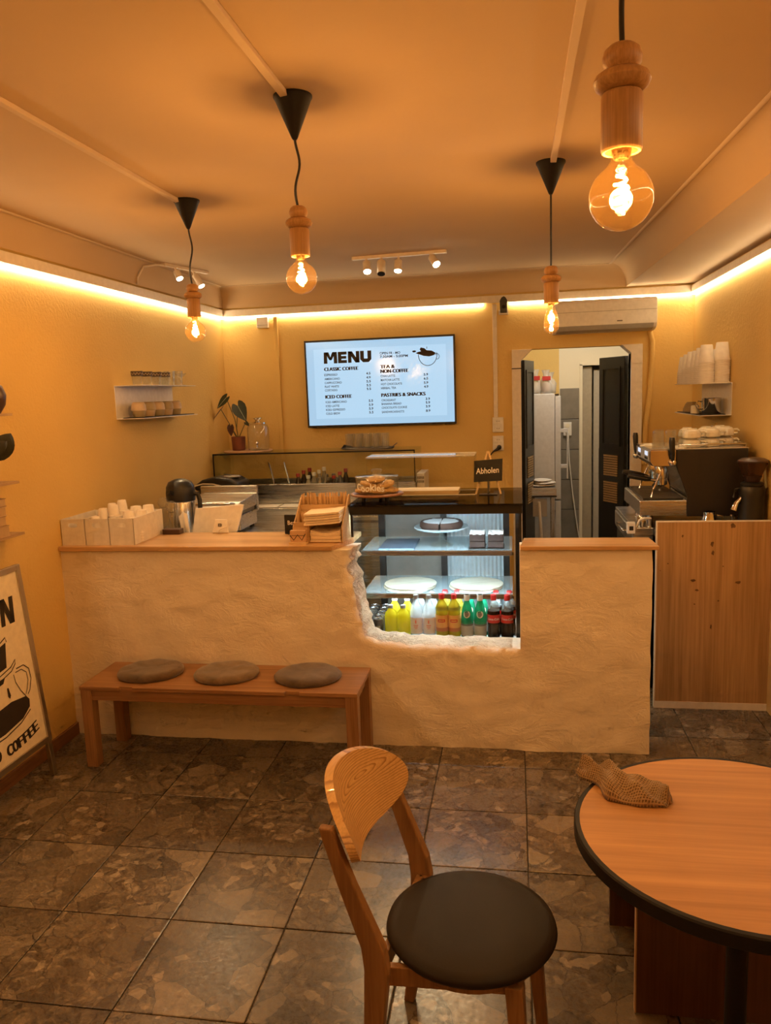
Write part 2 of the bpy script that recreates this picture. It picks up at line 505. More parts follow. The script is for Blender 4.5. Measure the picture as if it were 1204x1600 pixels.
# ---- walls
struct(MB().box(WL-.12, WL, YF, YB+.12, 0, 2.62).build('wall_left', m_wall))
struct(MB().box(WR, WR+.12, YF, YB+.12, 0, 2.62).build('wall_right', m_wall))
DX0, DX1, DZ = .055, .904, 2.137
mb = MB()
mb.prism([(WL, 0), (DX0, 0), (DX0, DZ), (DX1, DZ), (DX1, 0), (WR, 0), (WR, 2.62), (WL, 2.62)], 'y', YB, YB+.12)
struct(mb.build('wall_back', m_wall))
struct(MB().box(WL-.12, WR+.12, YF-.12, YF, 0, 2.9).build('wall_front', m_wall))

# ---- ceiling with curved cornice and the wide soffit on the right
def xc(y): return .84 - .0306*(y-2.93)
def xr(y): return .94 - .0245*(y-3.2)
mb = MB()
mb.raw([(-2.375, YF, ZC), (xc(YF), YF, ZC), (xc(6.33), 6.33, ZC), (-2.375, 6.33, ZC)], [(0, 1, 2, 3)])
N = 8
def prof(t):      # quarter curve, 0 at the foot, 1 at the ceiling
    a = t*PI/2
    return 1-math.cos(a), math.sin(a)
mb.grid([[(WL+.028+.035*prof(k/N)[0], y, ZSOF+(ZC-ZSOF)*prof(k/N)[1]) for k in range(N+1)] for y in (YF, 6.48)])
mb.grid([[(x, 6.472-.142*prof(k/N)[0], ZSOF+(ZC-ZSOF)*prof(k/N)[1]) for k in range(N+1)] for x in (WL, .885)])
mb.grid([[(xr(y)+(xc(y)-xr(y))*prof(k/N)[0], y, ZSOF+(ZC-ZSOF)*prof(k/N)[1]) for k in range(N+1)] for y in (YF, 6.47)])
ceil = struct(mb.build('ceiling', m_ceil, smooth=.6, fix=False))
# slab above and soffit on the right
struct(MB().prism([(xr(YF), YF), (WR, YF), (WR, YB), (xr(6.5), YB)], 'z', ZSOF, ZSOF+.03).build('trim_1', m_cove))
struct(MB().box(WL-.12, WR+.12, YF, YB+.12, 2.78, 2.9).build('trim_2', m_cove))
# bead mouldings along the ceiling edge
mb = MB(); mb.tube([(xc(YF)-.012, YF, ZC-.001), (xc(6.33)-.012, 6.33, ZC-.001)], .013, 8, flat=.5)
struct(mb.build('trim_3', m_cove, smooth=.7))
mb = MB(); mb.tube([(-2.36, 6.325, ZC-.001), (xc(6.33), 6.325, ZC-.001)], .011, 8, flat=.5)
struct(mb.build('trim_4', m_cove, smooth=.7))
mb = MB(); mb.tube([(-2.362, YF, ZC-.001), (-2.362, 6.32, ZC-.001)], .013, 8, flat=.5)
struct(mb.build('trim_5', m_cove, smooth=.7))
# picture-rail boards carrying the strip lights
struct(MB().box(WL, WL+.03, YF, YB, ZLED+.006, ZSOF-.012).build('trim_6', m_trim, bevel=.003))
struct(MB().box(WL+.03, WR-.03, YB-.03, YB, ZLED+.006, ZSOF-.014).build('trim_7', m_trim, bevel=.003))
struct(MB().box(WR-.03, WR, YF, YB, ZLED+.006, ZSOF-.018).build('trim_8', m_trim, bevel=.003))
# wooden baseboard on the left wall
m_base = wood('baseboard_wood', (.22, .10, .045), (.30, .15, .065), 1, 1.0, .45)
struct(MB().box(WL, WL+.014, YF, 3.835, 0, .07).build('baseboard_left', m_base, bevel=.002))

# ---- LED strips under the boards
m_led = emit('led_strip_light', STRIP_COL, STRIP_E)
def strip(label, *b):
    t = thing('led_strip', label, 'strip light', ((b[0]+b[1])/2, (b[2]+b[3])/2, b[4]), group='strip lights below the cornice')
    m = MB(t); m.box(*b); m.build('light_line', m_led, t)
    m = MB(t); m.box(b[0], b[1], b[2], b[3], b[5], b[5]+.004); m.build('channel', m_white, t)
strip('glowing warm strip light along the left wall cornice', WL+.004, WL+.022, -1.2, YB-.03, ZLED-.012, ZLED+.002)
strip('glowing strip light along back wall above the menu screen', WL+.024, -.236, YB-.022, YB-.004, ZLED-.012, ZLED+.002)
strip('glowing strip light on back wall above the air conditioner', -.033, WR-.024, YB-.022, YB-.004, ZLED-.012, ZLED+.002)
strip('glowing warm strip light along the right wall cornice', WR-.022, WR-.004, -1.2, YB-.03, ZLED-.012, ZLED+.002)

# ---- doorway trim with chamfered corner blocks
struct(MB().prism([(-.017, 0), (DX0, 0), (DX0, 2.05), (.144, DZ), (-.017, DZ)], 'y', YB-.03, YB+.13).build('trim_9', m_trim, bevel=.003))
struct(MB().prism([(DX1, 0), (.99, 0), (.99, DZ+.005), (.83, DZ+.005), (DX1, 2.075)], 'y', YB-.03, YB+.13).build('trim_10', m_trim, bevel=.003))
struct(MB().box(-.019, DX0+.004, YB-.034, YB-.029, 1.985, 1.992).build('trim_11', m_matblack))
struct(MB().box(DX1-.004, .992, YB-.034, YB-.029, 1.995, 2.0).build('trim_12', m_trim))

# ---- kitchen behind the doorway
KX0, KX1, KY = -.95, 1.75, 8.0
struct(MB().box(KX0, KX1, YB+.12, 9.0, -.12, 0).build('floor_kitchen', plain('kitchen_vinyl', (.16, .15, .11), .4)))
struct(MB().box(KX0, KX1, YB+.12, 9.0, 2.6, 2.7).build('ceiling_kitchen', m_cream))
struct(MB().box(KX0, .436, KY, KY+.1, 0, 2.6).build('wall_kitchen_ochre', m_wall))
mb = MB(); mb.prism([(.436, 0), (.632, 0), (.632, 2.03), (1.30, 2.03), (1.30, 0), (KX1, 0), (KX1, 2.6), (.436, 2.6)], 'y', KY, KY+.1)
struct(mb.build('wall_kitchen_cream', m_cream))
struct(MB().box(KX0-.1, KX0, YB+.12, 9.0, 0, 2.6).build('wall_kitchen_left', m_wall))
struct(MB().box(KX1, KX1+.1, YB+.12, 9.0, 0, 2.6).build('wall_kitchen_right', m_cream))
struct(MB().box(.55, 1.4, 8.9, 9.0, 0, 2.6).build('wall_kitchen_far', m_cream))
# grey tiles on the kitchen wall
m_gtile = plain('grey_kitchen_tile', (.22, .20, .165), .35, scale=8, var=.15)
tb = struct(MB().box(.446, .626, KY-.012, KY, 0, 1.815).build('wall_kitchen_tiles', plain('grey_grout', (.13, .12, .1), .9)))
tm = MB().box(-.089, .089, -.008, 0, -.1465, .1465).build('tile', m_gtile, tb, bevel=.002)
tm.location = (.536, KY-.012, 1.665)
for k in range(1, 6):
    o = tm.copy(); C.objects.link(o); o.location = (.536, KY-.012, 1.665-.3*k)
# far door: jambs and a leaf standing ajar
struct(MB().box(.632, .66, KY-.012, KY+.13, 0, 2.045).build('trim_13', m_cream, bevel=.003))
struct(MB().box(.632, 1.33, KY-.012, KY+.13, 2.03, 2.06).build('trim_14', m_cream, bevel=.003))
d = struct(MB().box(.775, 1.25, KY+.10, KY+.14, .01, 1.985).build('door_1', plain('grey_door_paint', (.50, .45, .36), .5), bevel=.003))
MB().box(.66, .755, KY+.06, KY+.10, .01, 2.02).build('door_lining', plain('tan_door_paint', (.42, .36, .26), .5), d, bevel=.003)
# ceiling lamp that lights the kitchen
t = thing('ceiling_lamp', 'round white ceiling lamp lighting the kitchen behind the doorway', 'ceiling lamp', (.60, 6.98, 2.6))
MB().lathe([(.0, -.06), (.14, -.055), (.17, -.03), (.17, -.01)], 28).build('diffuser', emit('kitchen_lamp_glow', (1, .93, .82), 6), t, smooth=.9)
MB().lathe([(.18, -.012), (.18, 0)], 28).build('base', m_white, t)
l = pt_light('kitchen_lamp_light', (0, 0, -.12), KITCHEN_W, (1, .93, .82), .12, t)

# ---- black panelled folding doors standing open into the kitchen
m_blackdoor = plain('black_green_door_paint', (.022, .021, .016), .35)
def rattan(name):
    m, n, out = nt(name)
    b = pbsdf(n, (.5, .34, .16), .6)
    v = coords(n, 'Object', (1, 1, 1))
    wv = n.nodes.new('ShaderNodeTexWave'); wv.bands_direction = 'Z'; wv.inputs['Scale'].default_value = 38
    L(n, v, wv.inputs['Vector'])
    L(n, ramp(n, wv.outputs['Fac'], [(.2, (.09, .055, .025)), (.55, (.42, .28, .12))]), b.inputs['Base Color'])
    L(n, b.outputs[0], out.inputs[0]); return m
m_slat = plain('cane_slat', (.44, .29, .13), .6)
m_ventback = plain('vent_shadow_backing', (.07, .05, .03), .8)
def leaf(name, x, y, ang, wd, label_h):
    o = MB().box(0, wd, -.018, .018, .015, 2.06).build(name, m_blackdoor, bevel=.002)
    struct(o); o.location = (x, y, 0); o.rotation_euler = (0, 0, ang)
    for s in (-1, 1):
        m = MB(); a, b = .05, wd-.045
        y0, y1 = (s*.018, s*.026)
        y0, y1 = min(y0, y1), max(y0, y1)
        for (z0, z1) in ((1.33, 1.98),):
            m.box(a, a+.018, y0, y1, z0, z1); m.box(b-.018, b, y0, y1, z0, z1)
            m.box(a+.018, b-.018, y0, y1, z0, z0+.018); m.box(a+.018, b-.018, y0, y1, z1-.018, z1)
        m.build('panel_moulding', m_blackdoor, o)
        for zz in (.85, 1.075):
            m = MB(); m.box(.075, wd-.075, min(s*.018, s*.02), max(s*.018, s*.02), zz, zz+.185)
            vb = m.build('vent', m_ventback, o)
            for k in range(9):
                MB().box(.078, wd-.078, min(s*.02, s*.025), max(s*.02, s*.025), zz+.004+k*.02, zz+.017+k*.02).build('slat', m_slat, vb)
    m = MB(); m.box(wd-.004, wd+.012, -.012, .012, 1.03, 1.3); m.build('edge_latch', m_darksteel, o)
    return o
leaf('door_2', DX0+.012, YB+.145, math.atan2(.36, .085), .37, '')
leaf('door_3', DX1-.012, YB+.145, math.atan2(.30, -.165), .345, '')
# ================================================================== the plastered counter with its broken-out opening
YC = 3.84; CT = .19; CX0, CX1 = WL, .645; CZ = 1.045
def smooth(a, b, t): t = max(0, min(1, (t-a)/(b-a))); return t*t*(3-2*t)
def xe(z):      # ragged left edge of the opening
    z = max(z, .60)
    pts = [(.60, -.775), (.66, -.795), (.75, -.80), (.85, -.825), (.93, -.845), (1.0, -.835), (1.05, -.81), (1.2, -.80)]
    for (a, xa), (b, xb) in zip(pts, pts[1:]):
        if z <= b: return xa+(xb-xa)*(z-a)/(b-a)
    return pts[-1][1]
def zb(x):      # sill of the opening
    pts = [(-3, .60), (-.83, .60), (-.77, .588), (-.70, .562), (-.60, .549), (-.45, .543), (.02, .535), (2, .535)]
    for (a, za), (b, zbb) in zip(pts, pts[1:]):
        if x <= b: return za+(zbb-za)*(x-a)/(b-a)
    return .535
XO = .018
J1, J2, J3 = 56, 96, 124; I1, I2 = 24, 46
def node(i, j):
    zn = .58*i/I1 if i <= I1 else .58+(CZ-.58)*(i-I1)/(I2-I1)
    e = xe(zn)
    if j <= J1: x = CX0+(e-CX0)*j/J1
    elif j <= J2: x = e+(XO-e)*(j-J1)/(J2-J1)
    else: x = XO+(CX1-XO)*(j-J2)/(J3-J2)
    zz = zb(x)
    # the sill height only matters near the opening
    wgt = smooth(-1.5, -.85, x)*(1-smooth(.02, .4, x))
    zz = zz*wgt + .58*(1-wgt)
    z = zz*i/I1 if i <= I1 else zz+(CZ-zz)*(i-I1)/(I2-I1)
    return x, z
def nz(x, z, s, o=0): return mnoise.fractal(Vector((x*s, z*s, o)), 1.0, 2.0, 4)
mb = MB(); bm = mb.bm
F, Bk = {}, {}
def inside_open(i, j): return J1 < j < J2 and i > I1
for i in range(I2+1):
    for j in range(J3+1):
        if inside_open(i, j): continue
        x, z = node(i, j)
        dx = 0; y = YC - .010*nz(x, z, 2.2) - .006*nz(x, z, 7, 3) - .005*max(0, nz(x, z, 14, 9))
        rim = (J1 <= j <= J2 and i == I1) or (j == J1 and i >= I1)
        if rim and j < J2: 
            y += .010 + .035*abs(nz(x, z, 13, 4))
            if i > I1: x += .024*nz(z, 0, 13, 2) + .012*nz(z, 0, 37, 6) - .008
            else: z += .010*nz(x, 0, 12, 5)*(1-smooth(-.25, .0, x)) + .006*nz(x, 0, 33, 8)*(1-smooth(-.25, .0, x))
        elif (J1-3 <= j < J1 and i >= I1-1): y += .012*nz(x, z, 22, 8); x += .010*nz(x, z, 18, 3) - .008
        elif (I1-3 <= i < I1 and J1 <= j < J2-8): y += .010*nz(x, z, 22, 8); z += .006*nz(x, z, 20, 3)
        if j == J3: x += .006*nz(x, z, 6, 5)-.004*smooth(.9, 0, z)*0
        if i == 0: y += .012*nz(x, 0, 5, 7)
        F[i, j] = bm.verts.new((x, y, max(0, z)))
        Bk[i, j] = bm.verts.new((x + (.02 if rim and j == J1 else 0), YC+CT, max(0, z)))
rimv = {}
for i in range(I2):
    for j in range(J3):
        if J1 <= j < J2 and i >= I1: continue
        f = bm.faces.new((F[i, j], F[i, j+1], F[i+1, j+1], F[i+1, j])); f.smooth = True
        bm.faces.new((Bk[i+1, j], Bk[i+1, j+1], Bk[i, j+1], Bk[i, j]))
# boundary loop order: the whole outline incl. the opening
loop = [(0, j) for j in range(J3+1)] + [(i, J3) for i in range(1, I2+1)] + [(I2, j) for j in range(J3-1, J2-1, -1)] + \
       [(i, J2) for i in range(I2-1, I1-1, -1)] + [(I1, j) for j in range(J2-1, J1-1, -1)] + [(i, J1) for i in range(I1+1, I2+1)] + \
       [(I2, j) for j in range(J1-1, -1, -1)] + [(i, 0) for i in range(I2-1, 0, -1)]
NS = 6
def midrow(k):
    out = []
    for (i, j) in loop:
        a, b = F[i, j].co, Bk[i, j].co; t = k/NS
        p = a.lerp(b, t)
        if (i == I1 and J1 <= j < J2-1): p.z += .010*nz(p.x*2, p.y*2, 8, 11) + .006*nz(p.x, p.y, 30, 3)
        if (j == J1 and i >= I1): p.x += .022*nz(p.z, p.y, 9, 12) + .010*nz(p.z, p.y, 30, 13)
        out.append(p)
    return out
rows = [[F[q] for q in loop]] + [[bm.verts.new(p) for p in midrow(k)] for k in range(1, NS)] + [[Bk[q] for q in loop]]
n = len(loop)
for a, b in zip(rows, rows[1:]):
    for q in range(n):
        f = bm.faces.new((a[q], a[(q+1) % n], b[(q+1) % n], b[q])); f.smooth = True
        i, j = loop[q]; i2, j2 = loop[(q+1) % n]
        if (i == I1 and i2 == I1 and J1 <= j < J2-1) or (j == J1 and j2 == J1 and min(i, i2) >= I1): f.material_index = 1
for i in range(I1-1, I2):
    for j in (J1-1,):
        pass
bmesh.ops.recalc_face_normals(bm, faces=bm.faces)
for e in bm.edges:
    if len(e.link_faces) == 2 and e.calc_face_angle(0) > 1.1: e.smooth = False
ct = mb.build('plaster_counter', [m_plaster, m_broken], fix=False)
tag(ct, 'rough white plastered counter wall with a broken-out opening in front of the display fridge', 'counter')
# wooden tops
tl = MB(); tl.prism([(WL+.004, YC-.022), (-.925, YC-.022), (-.852, 4.03), (-.852, 4.24), (WL+.004, 4.24)], 'z', CZ, CZ+.025)
o = tl.build('counter_top', m_counterwood, bevel=.003); tag(o, 'long light wood counter top carrying the white boxes and napkin holder', 'counter top')
tr = MB(); tr.prism([(.022, YC-.022), (.672, YC-.022), (.660, 4.045), (.040, 4.045)], 'z', CZ, CZ+.02)
o = tr.build('counter_top', m_counterwood, bevel=.003); tag(o, 'short light wood counter top right of the display fridge', 'counter top')

# ================================================================== right-hand oak-faced bar
t = thing('bar_cabinet', 'knotty oak bar front panel with pale edge below the coffee machine', 'cabinet', (.765, 4.45, 0))
m = MB(t); m.box(.772, WR-.001, 4.45, 4.468, .04, 1.072); pn = m.build('front_panel', m_oakpanel, t)
# knots in the oak face
m_knot = plain('oak_knot', (.15, .075, .03), .6, var=.4)
KN = .62
for (kx, kz, rx, rz) in ((1.165, 1.05, .02, .022), (.905, .995, .009, .012), (1.06, .95, .014, .022), (1.065, .90, .012, .02), (.83, .84, .006, .006), (1.12, .825, .006, .006),
                         (.965, .745, .02, .012), (.985, .69, .016, .009), (1.20, .735, .026, .012), (.975, .61, .007, .007), (1.10, .63, .008, .007), (1.065, .48, .007, .022), (.79, .80, .004, .004)):
    rx *= KN; rz *= KN
    m = MB(t); P = [(kx+rx*math.cos(2*PI*q/12)*(1+.25*math.sin(q*2.3+kx*40)), kz+rz*math.sin(2*PI*q/12)*(1+.25*math.cos(q*1.7+kz*30))) for q in range(12)]
    m.prism(P, 'y', 4.4494, 4.4501); m.build('knot', m_knot, pn)
m = MB(t); m.box(.765, WR-.001, 4.448, 4.47, 1.072, 1.078); m.box(.765, .772, 4.448, 4.47, .04, 1.072); m.build('edge_strip', m_trim, t)
m = MB(t); m.box(.765, WR-.001, 4.446, 4.472, .0, .04); m.build('plinth', m_trim, t)
m = MB(t); m.box(.80, WR-.001, 4.47, 5.65, .95, .99); m.build('worktop', m_darksteel, t)
m = MB(t); m.box(.82, WR-.001, 4.47, 5.6, .0, .95); m.build('carcass', plain('dark_carcass', (.05, .04, .03), .6), t)
# ================================================================== pendant lamps
m_bulb = glass('amber_bulb_glass', (1, .95, .82), 1.0, .03)
_n = m_bulb.node_tree; _o = [q for q in _n.nodes if q.type == 'OUTPUT_MATERIAL'][0]; _s = _o.inputs[0].links[0].from_socket
_t = _n.nodes.new('ShaderNodeBsdfTranslucent'); _t.inputs[0].default_value = (1, .55, .14, 1)
_m = _n.nodes.new('ShaderNodeMixShader'); _m.inputs[0].default_value = .0035
L(_n, _s, _m.inputs[1]); L(_n, _t.outputs[0], _m.inputs[2]); L(_n, _m.outputs[0], _o.inputs[0])
m_fil = emit('glowing_filament', (1, .60, .20), 60)
m_fil.cycles.emission_sampling = 'NONE'
def pendant(x, y, zb, label, style='globe', wig=0.0, group='pendant lamps with bare bulbs'):
    t = thing('pendant_lamp', label, 'pendant lamp', (x, y, ZC), group=group)
    MB().lathe([(.060, 0), (.060, -.006), (.056, -.012), (.010, -.122), (.006, -.128)], 28).build('canopy', m_matblack, t, smooth=.5)
    top = zb - ZC + .213
    P = []
    for k in range(17):
        q = k/16
        P.append((wig*math.sin(q*PI*1.6)*math.sin(q*PI), wig*.6*math.sin(q*PI*2.2)*math.sin(q*PI), -.122+(top-.004+.122)*q))
    MB().tube(P, .0042, 8).build('cord', m_black, t, smooth=1.2)
    z = zb - ZC
    MB().lathe([(.008, z+.215), (.018, z+.214), (.0265, z+.207), (.0295, z+.197), (.0285, z+.188), (.023, z+.1805), (.016, z+.179)], 28).build('top_ring', m_lampwood, t, smooth=.7)
    MB().lathe([(.016, z+.1785), (.030, z+.1775), (.039, z+.1715), (.0425, z+.163), (.039, z+.1545), (.030, z+.1485), (.020, z+.1475)], 28).build('collar', m_lampwood, t, smooth=.7)
    MB().lathe([(.020, z+.1478), (.0285, z+.147), (.031, z+.142), (.031, z+.066), (.0285, z+.062), (.024, z+.063), (.024, z+.085)], 28, cap=False).build('socket', m_lampwood, t, smooth=.7)
    MB().lathe([(.013, z+.09), (.0145, z+.085), (.0145, z+.058), (.011, z+.052)], 18).build('screw_base', m_brass, t, smooth=.7)
    if style == 'globe':
        pr = [(.0145, z+.060), (.016, z+.050), (.021, z+.043)]
        pr += [(.049*math.sin(a), z-.004+.049*math.cos(a)) for a in [R(d) for d in range(30, 181, 10)]]
    else:
        pr = [(.0145, z+.060), (.016, z+.045), (.026, z+.015), (.032, z-.018), (.030, z-.042), (.018, z-.058), (.0, z-.063)]
    MB().lathe(pr, 28, cap=False).build('bulb', m_bulb, t, smooth=2)
    H = []
    n = 60
    for k in range(n+1):
        q = k/n; rr = (.011 if style == 'globe' else .007)*(.35+.65*math.sin(PI*q))
        H.append((rr*math.cos(q*2*PI*5), rr*math.sin(q*2*PI*5), z+.034-(.062 if style == 'globe' else .072)*q))
    MB().tube(H, .0026, 6).build('filament', m_fil, t, smooth=2)
    MB().lathe([(.004, z+.055), (.004, z+.036), (.009, z+.034), (.009, z+.030)], 12).build('stem', m_bulb, t, smooth=1)
    pt_light('bulb_light', (0, 0, z), BULB_W, BULB_COL, .018, t)
pendant(-1.484, 3.607, 2.15, 'pendant lamp with globe bulb nearest the left wall', wig=.012)
pendant(-.663, 2.504, 2.201, 'pendant lamp with globe bulb hanging above the menu screen', wig=.012)
pendant(.157, 3.462, 2.113, 'pendant lamp with slim pear bulb in front of the air conditioner', 'pear')
pendant(.165, 1.31, 2.114, 'large near pendant lamp with globe bulb at upper right', wig=.004)
# two more of the row hang behind the viewer
pendant(-1.484, .75, 2.15, 'pendant lamp hanging behind the viewer towards the left wall', group='pendant lamps behind the viewer')
pendant(.6, -.75, 2.15, 'pendant lamp hanging behind the viewer towards the right wall', group='pendant lamps behind the viewer')

# white cable ducts on the ceiling
def duct(x0, x1, y1, label):
    o = MB().prism([(x0-.012, YF), (x0+.012, YF), (x1+.012, y1), (x1-.012, y1)], 'z', ZC-.017, ZC-.0005).build('cable_duct', m_cove, bevel=.002)
    tag(o, label, 'cable duct', 'cable ducts on the ceiling')
duct(-1.50, -1.512, 3.60, 'white ceiling duct running to the left pendant canopy')
duct(-.69, -.678, 2.49, 'white ceiling duct running to the middle pendant canopy')
duct(.17, .165, 3.44, 'white ceiling duct running to the right pendant canopy')

# ================================================================== track spotlights
m_spot = emit('spot_lens_glow', (1, .86, .62), 30)
m_spot.cycles.emission_sampling = 'NONE'
m_spotoff = plain('unlit_lens', (.03, .025, .02), .15)
m_track = plain('spot_white', (.74, .64, .52), .4)
def head(t, base, tip, lit, r=.026):
    base, tip = Vector(base), Vector(tip); d = (tip-base).normalized()
    hd = MB(t); hd.tube([base+d*.03, tip], r, 18); h = hd.build('spot_head', m_track, t, smooth=.8)
    m = MB(t); m.tube([base, base+d*.035], .008, 10); m.build('arm', m_track, h, smooth=.8)
    m = MB(t); m.tube([tip+d*.0005, tip+d*.004], r*.88, 18); m.build('lens', m_spot if lit else m_spotoff, h, smooth=.8)
    if lit:
        l = bpy.data.lights.new('spot_light', 'SPOT'); l.energy = SPOT_W; l.color = SPOT_COL; l.spot_size = R(75); l.spot_blend = .6; l.shadow_soft_size = .02
        o = bpy.data.objects.new('spot_light', l); C.objects.link(o); o.parent = t
        o.location = tip + d*.02 - Vector(t.location)
        o.rotation_euler = d.to_track_quat('-Z', 'Y').to_euler()
t = thing('track_light', 'white ceiling track with four spot heads above the menu screen', 'track light', (-.74, 5.34, ZC))
m = MB(t); m.bar((-1.065, 5.372, ZC-.010), (-.427, 5.315, ZC-.010), .035, .02, side=(0, 1, 0)); m.build('track', m_track, t)
head(t, (-.968, 5.36, ZC-.02), (-.955, 5.31, 2.632), True)
head(t, (-.864, 5.35, ZC-.02), (-.860, 5.30, 2.612), False, .029)
head(t, (-.748, 5.345, ZC-.02), (-.750, 5.31, 2.625), True)
head(t, (-.535, 5.325, ZC-.02), (-.490, 5.27, 2.645), True)
t = thing('track_light', 'short ceiling spotlight bar with two lit heads in the left corner', 'track light', (-2.23, 5.35, ZC))
m = MB(t); m.bar((-2.30, 5.12, ZC-.010), (-2.17, 5.56, ZC-.010), .03, .018, side=(1, 0, 0)); m.build('track', m_track, t)
head(t, (-2.262, 5.22, ZC-.02), (-2.225, 5.20, 2.645), True, .024)
head(t, (-2.21, 5.40, ZC-.02), (-2.150, 5.39, 2.615), True, .024)
m = MB(t); m.tube([(-2.29, 5.14, ZC-.012), (-2.33, 5.06, ZC-.02), (-2.375, 4.98, 2.70), (-2.40, 4.94, 2.63), (-2.405, 4.93, 2.585)], .007, 8); m.build('cable', m_track, t, smooth=1)

# ================================================================== menu screen
t = thing('menu_screen', 'wall-mounted flat screen showing the drinks menu on pale blue', 'screen', (-1.09, 6.46, 1.57))
m = MB(t); m.box(-1.710, -.468, 6.45, 6.495, 1.567, 2.278); m.build('housing', m_matblack, t, bevel=.003)
fr = MB(t)
fr.box(-1.712, -.466, 6.435, 6.452, 1.565, 1.582); fr.box(-1.712, -.466, 6.435, 6.452, 2.264, 2.28)
fr.box(-1.712, -1.698, 6.435, 6.452, 1.582, 2.264); fr.box(-.480, -.466, 6.435, 6.452, 1.582, 2.264); fr.build('frame', m_black, t, bevel=.002)
def screen_mat():
    mm, n, out = nt('menu_screen_light')
    b = pbsdf(n, (.01, .01, .012), .12)
    b.inputs['Emission Color'].default_value = (.42, .66, .88, 1); b.inputs['Emission Strength'].default_value = .78
    L(n, b.outputs[0], out.inputs[0]); return mm
m = MB(t); m.box(-1.698, -.480, 6.441, 6.45, 1.582, 2.264); sc = m.build('display', screen_mat(), t)
def screen_mat2():
    mm, n, out = nt('menu_panel_light')
    b = pbsdf(n, (.01, .01, .012), .12)
    b.inputs['Emission Color'].default_value = (.47, .71, .92, 1); b.inputs['Emission Strength'].default_value = .82
    L(n, b.outputs[0], out.inputs[0]); return mm
m = MB(t); m.box(-1.635, -.540, 6.4405, 6.4412, 1.636, 2.206); m.build('menu_panel', screen_mat2(), sc)
TY = 6.4398
def mtext(parent, items, name):
    m = MB(t)
    for (s, x, z, size, bold, wid) in items:
        vs, fs = text_geo(s, size, 0 if bold > .001 else bold)
        if not vs: continue
        w0 = max(v[0] for v in vs) - min(v[0] for v in vs); x0 = min(v[0] for v in vs)
        k = wid/w0 if wid else 1
        for q, sh in enumerate((-bold*.6, 0, bold*.7, bold*1.4, bold*2.1) if bold > .001 else (0,)):
            m.raw([(x+(vx-x0)*k+sh, TY-.0001*q, z+vy) for vx, vy, _ in vs], fs)
    return m.build(name, m_ink, parent)
m = MB(t)
for k, ch in enumerate('MENU'):
    x0, wd = [(-1.551, .115), (-1.430, .078), (-1.346, .096), (-1.244, .093)][k]
    for pl in LET[ch]: poly2(m, [(x0+a_*wd, 2.088+b_*.092) for a_, b_ in pl], (0, TY, 0), (1, 0, 0), (0, 0, 1))
m.build('menu_heading', m_ink, sc)
for q in [('CLASSIC COFFEE', -1.551, 2.029, .040, .0024, .283), ('ICED COFFEE', -1.551, 1.803, .040, .0024, .22),
           ('TEA &', -1.079, 2.032, .040, .0024, .115), ('NON-COFFEE', -1.079, 1.995, .040, .0024, .226), ('PASTRIES & SNACKS', -1.079, 1.802, .040, .0024, .362)]: mtext(sc, [q], 'section_heading')
rowsA = [('ESPRESSO', 1.988, '4.5', .11), ('AMERICANO', 1.955, '4.9', .13), ('CAPPUCCINO', 1.923, '5.5', .145), ('FLAT WHITE', 1.892, '5.5', .12), ('CORTADO', 1.862, '5.5', .105)]
rowsB = [('ICED AMERICANO', 1.765, '5.5', .18), ('ICED LATTE', 1.732, '5.9', .115), ('ICED ESPRESSO', 1.701, '5.9', .165), ('COLD BREW', 1.670, '5.5', .12)]
rowsC = [('CHAI LATTE', 1.961, '5.9', .12), ('MATCHA LATTE', 1.929, '6.5', .155), ('HOT CHOCOLATE', 1.896, '5.9', .175), ('HERBAL TEA', 1.864, '4.9', .125)]
rowsD = [('CROISSANT', 1.765, '3.9', .12), ('BANANA BREAD', 1.735, '5.9', .165), ('CHOCOLATE COOKIE', 1.704, '3.9', .21), ('SANDWICH/SHOTS', 1.669, '8.9', .185)]
it = []
for rr, x0, x1 in ((rowsA, -1.552, -1.199), (rowsB, -1.551, -1.186), (rowsC, -1.079, -.725), (rowsD, -1.079, -.714)):
    for (s, z, p, wd) in rr:
        it += [(s, x0, z, .024, .0004, wd), (p, x1, z, .026, .0008, .036)]
it += [('OPEN FR - MO', -1.080, 2.144, .027, .0006, .168), ('7:30AM - 5:00PM', -1.080, 2.117, .027, .0006, .230)]
for q in it: mtext(sc, [q], 'price' if q[0][0].isdigit() and len(q[0]) < 5 else 'menu_line')
# splashing cup drawing
m = MB(t); O, UX, UY = (0, TY, 0), (1, 0, 0), (0, 0, 1)
stroke2(m, arc2(-.688, 2.125, .075, .085, 178, 372, 22), .005, O, UX, UY)
stroke2(m, arc2(-.612, 2.11, .018, .022, -120, 150, 12), .004, O, UX, UY)
stroke2(m, arc2(-.688, 2.125, .075, .022, 0, 180, 12), .003, O, UX, UY)
m.build('cup_drawing', m_ink, sc)
m = MB(t)
poly2(m, [(-.755, 2.132), (-.72, 2.118), (-.675, 2.112), (-.635, 2.122), (-.622, 2.138), (-.655, 2.158), (-.695, 2.162), (-.715, 2.180), (-.742, 2.186), (-.752, 2.172), (-.742, 2.156), (-.768, 2.150), (-.785, 2.142), (-.772, 2.136)], O, UX, UY)
poly2(m, arc2(-.797, 2.157, .016, .008, 0, 330, 10), O, UX, UY)
poly2(m, arc2(-.694, 2.183, .0025, .011, 0, 330, 8), O, UX, UY)
m.build('coffee_splash_drawing', plain('brown_print', (.04, .022, .012), .6), sc)

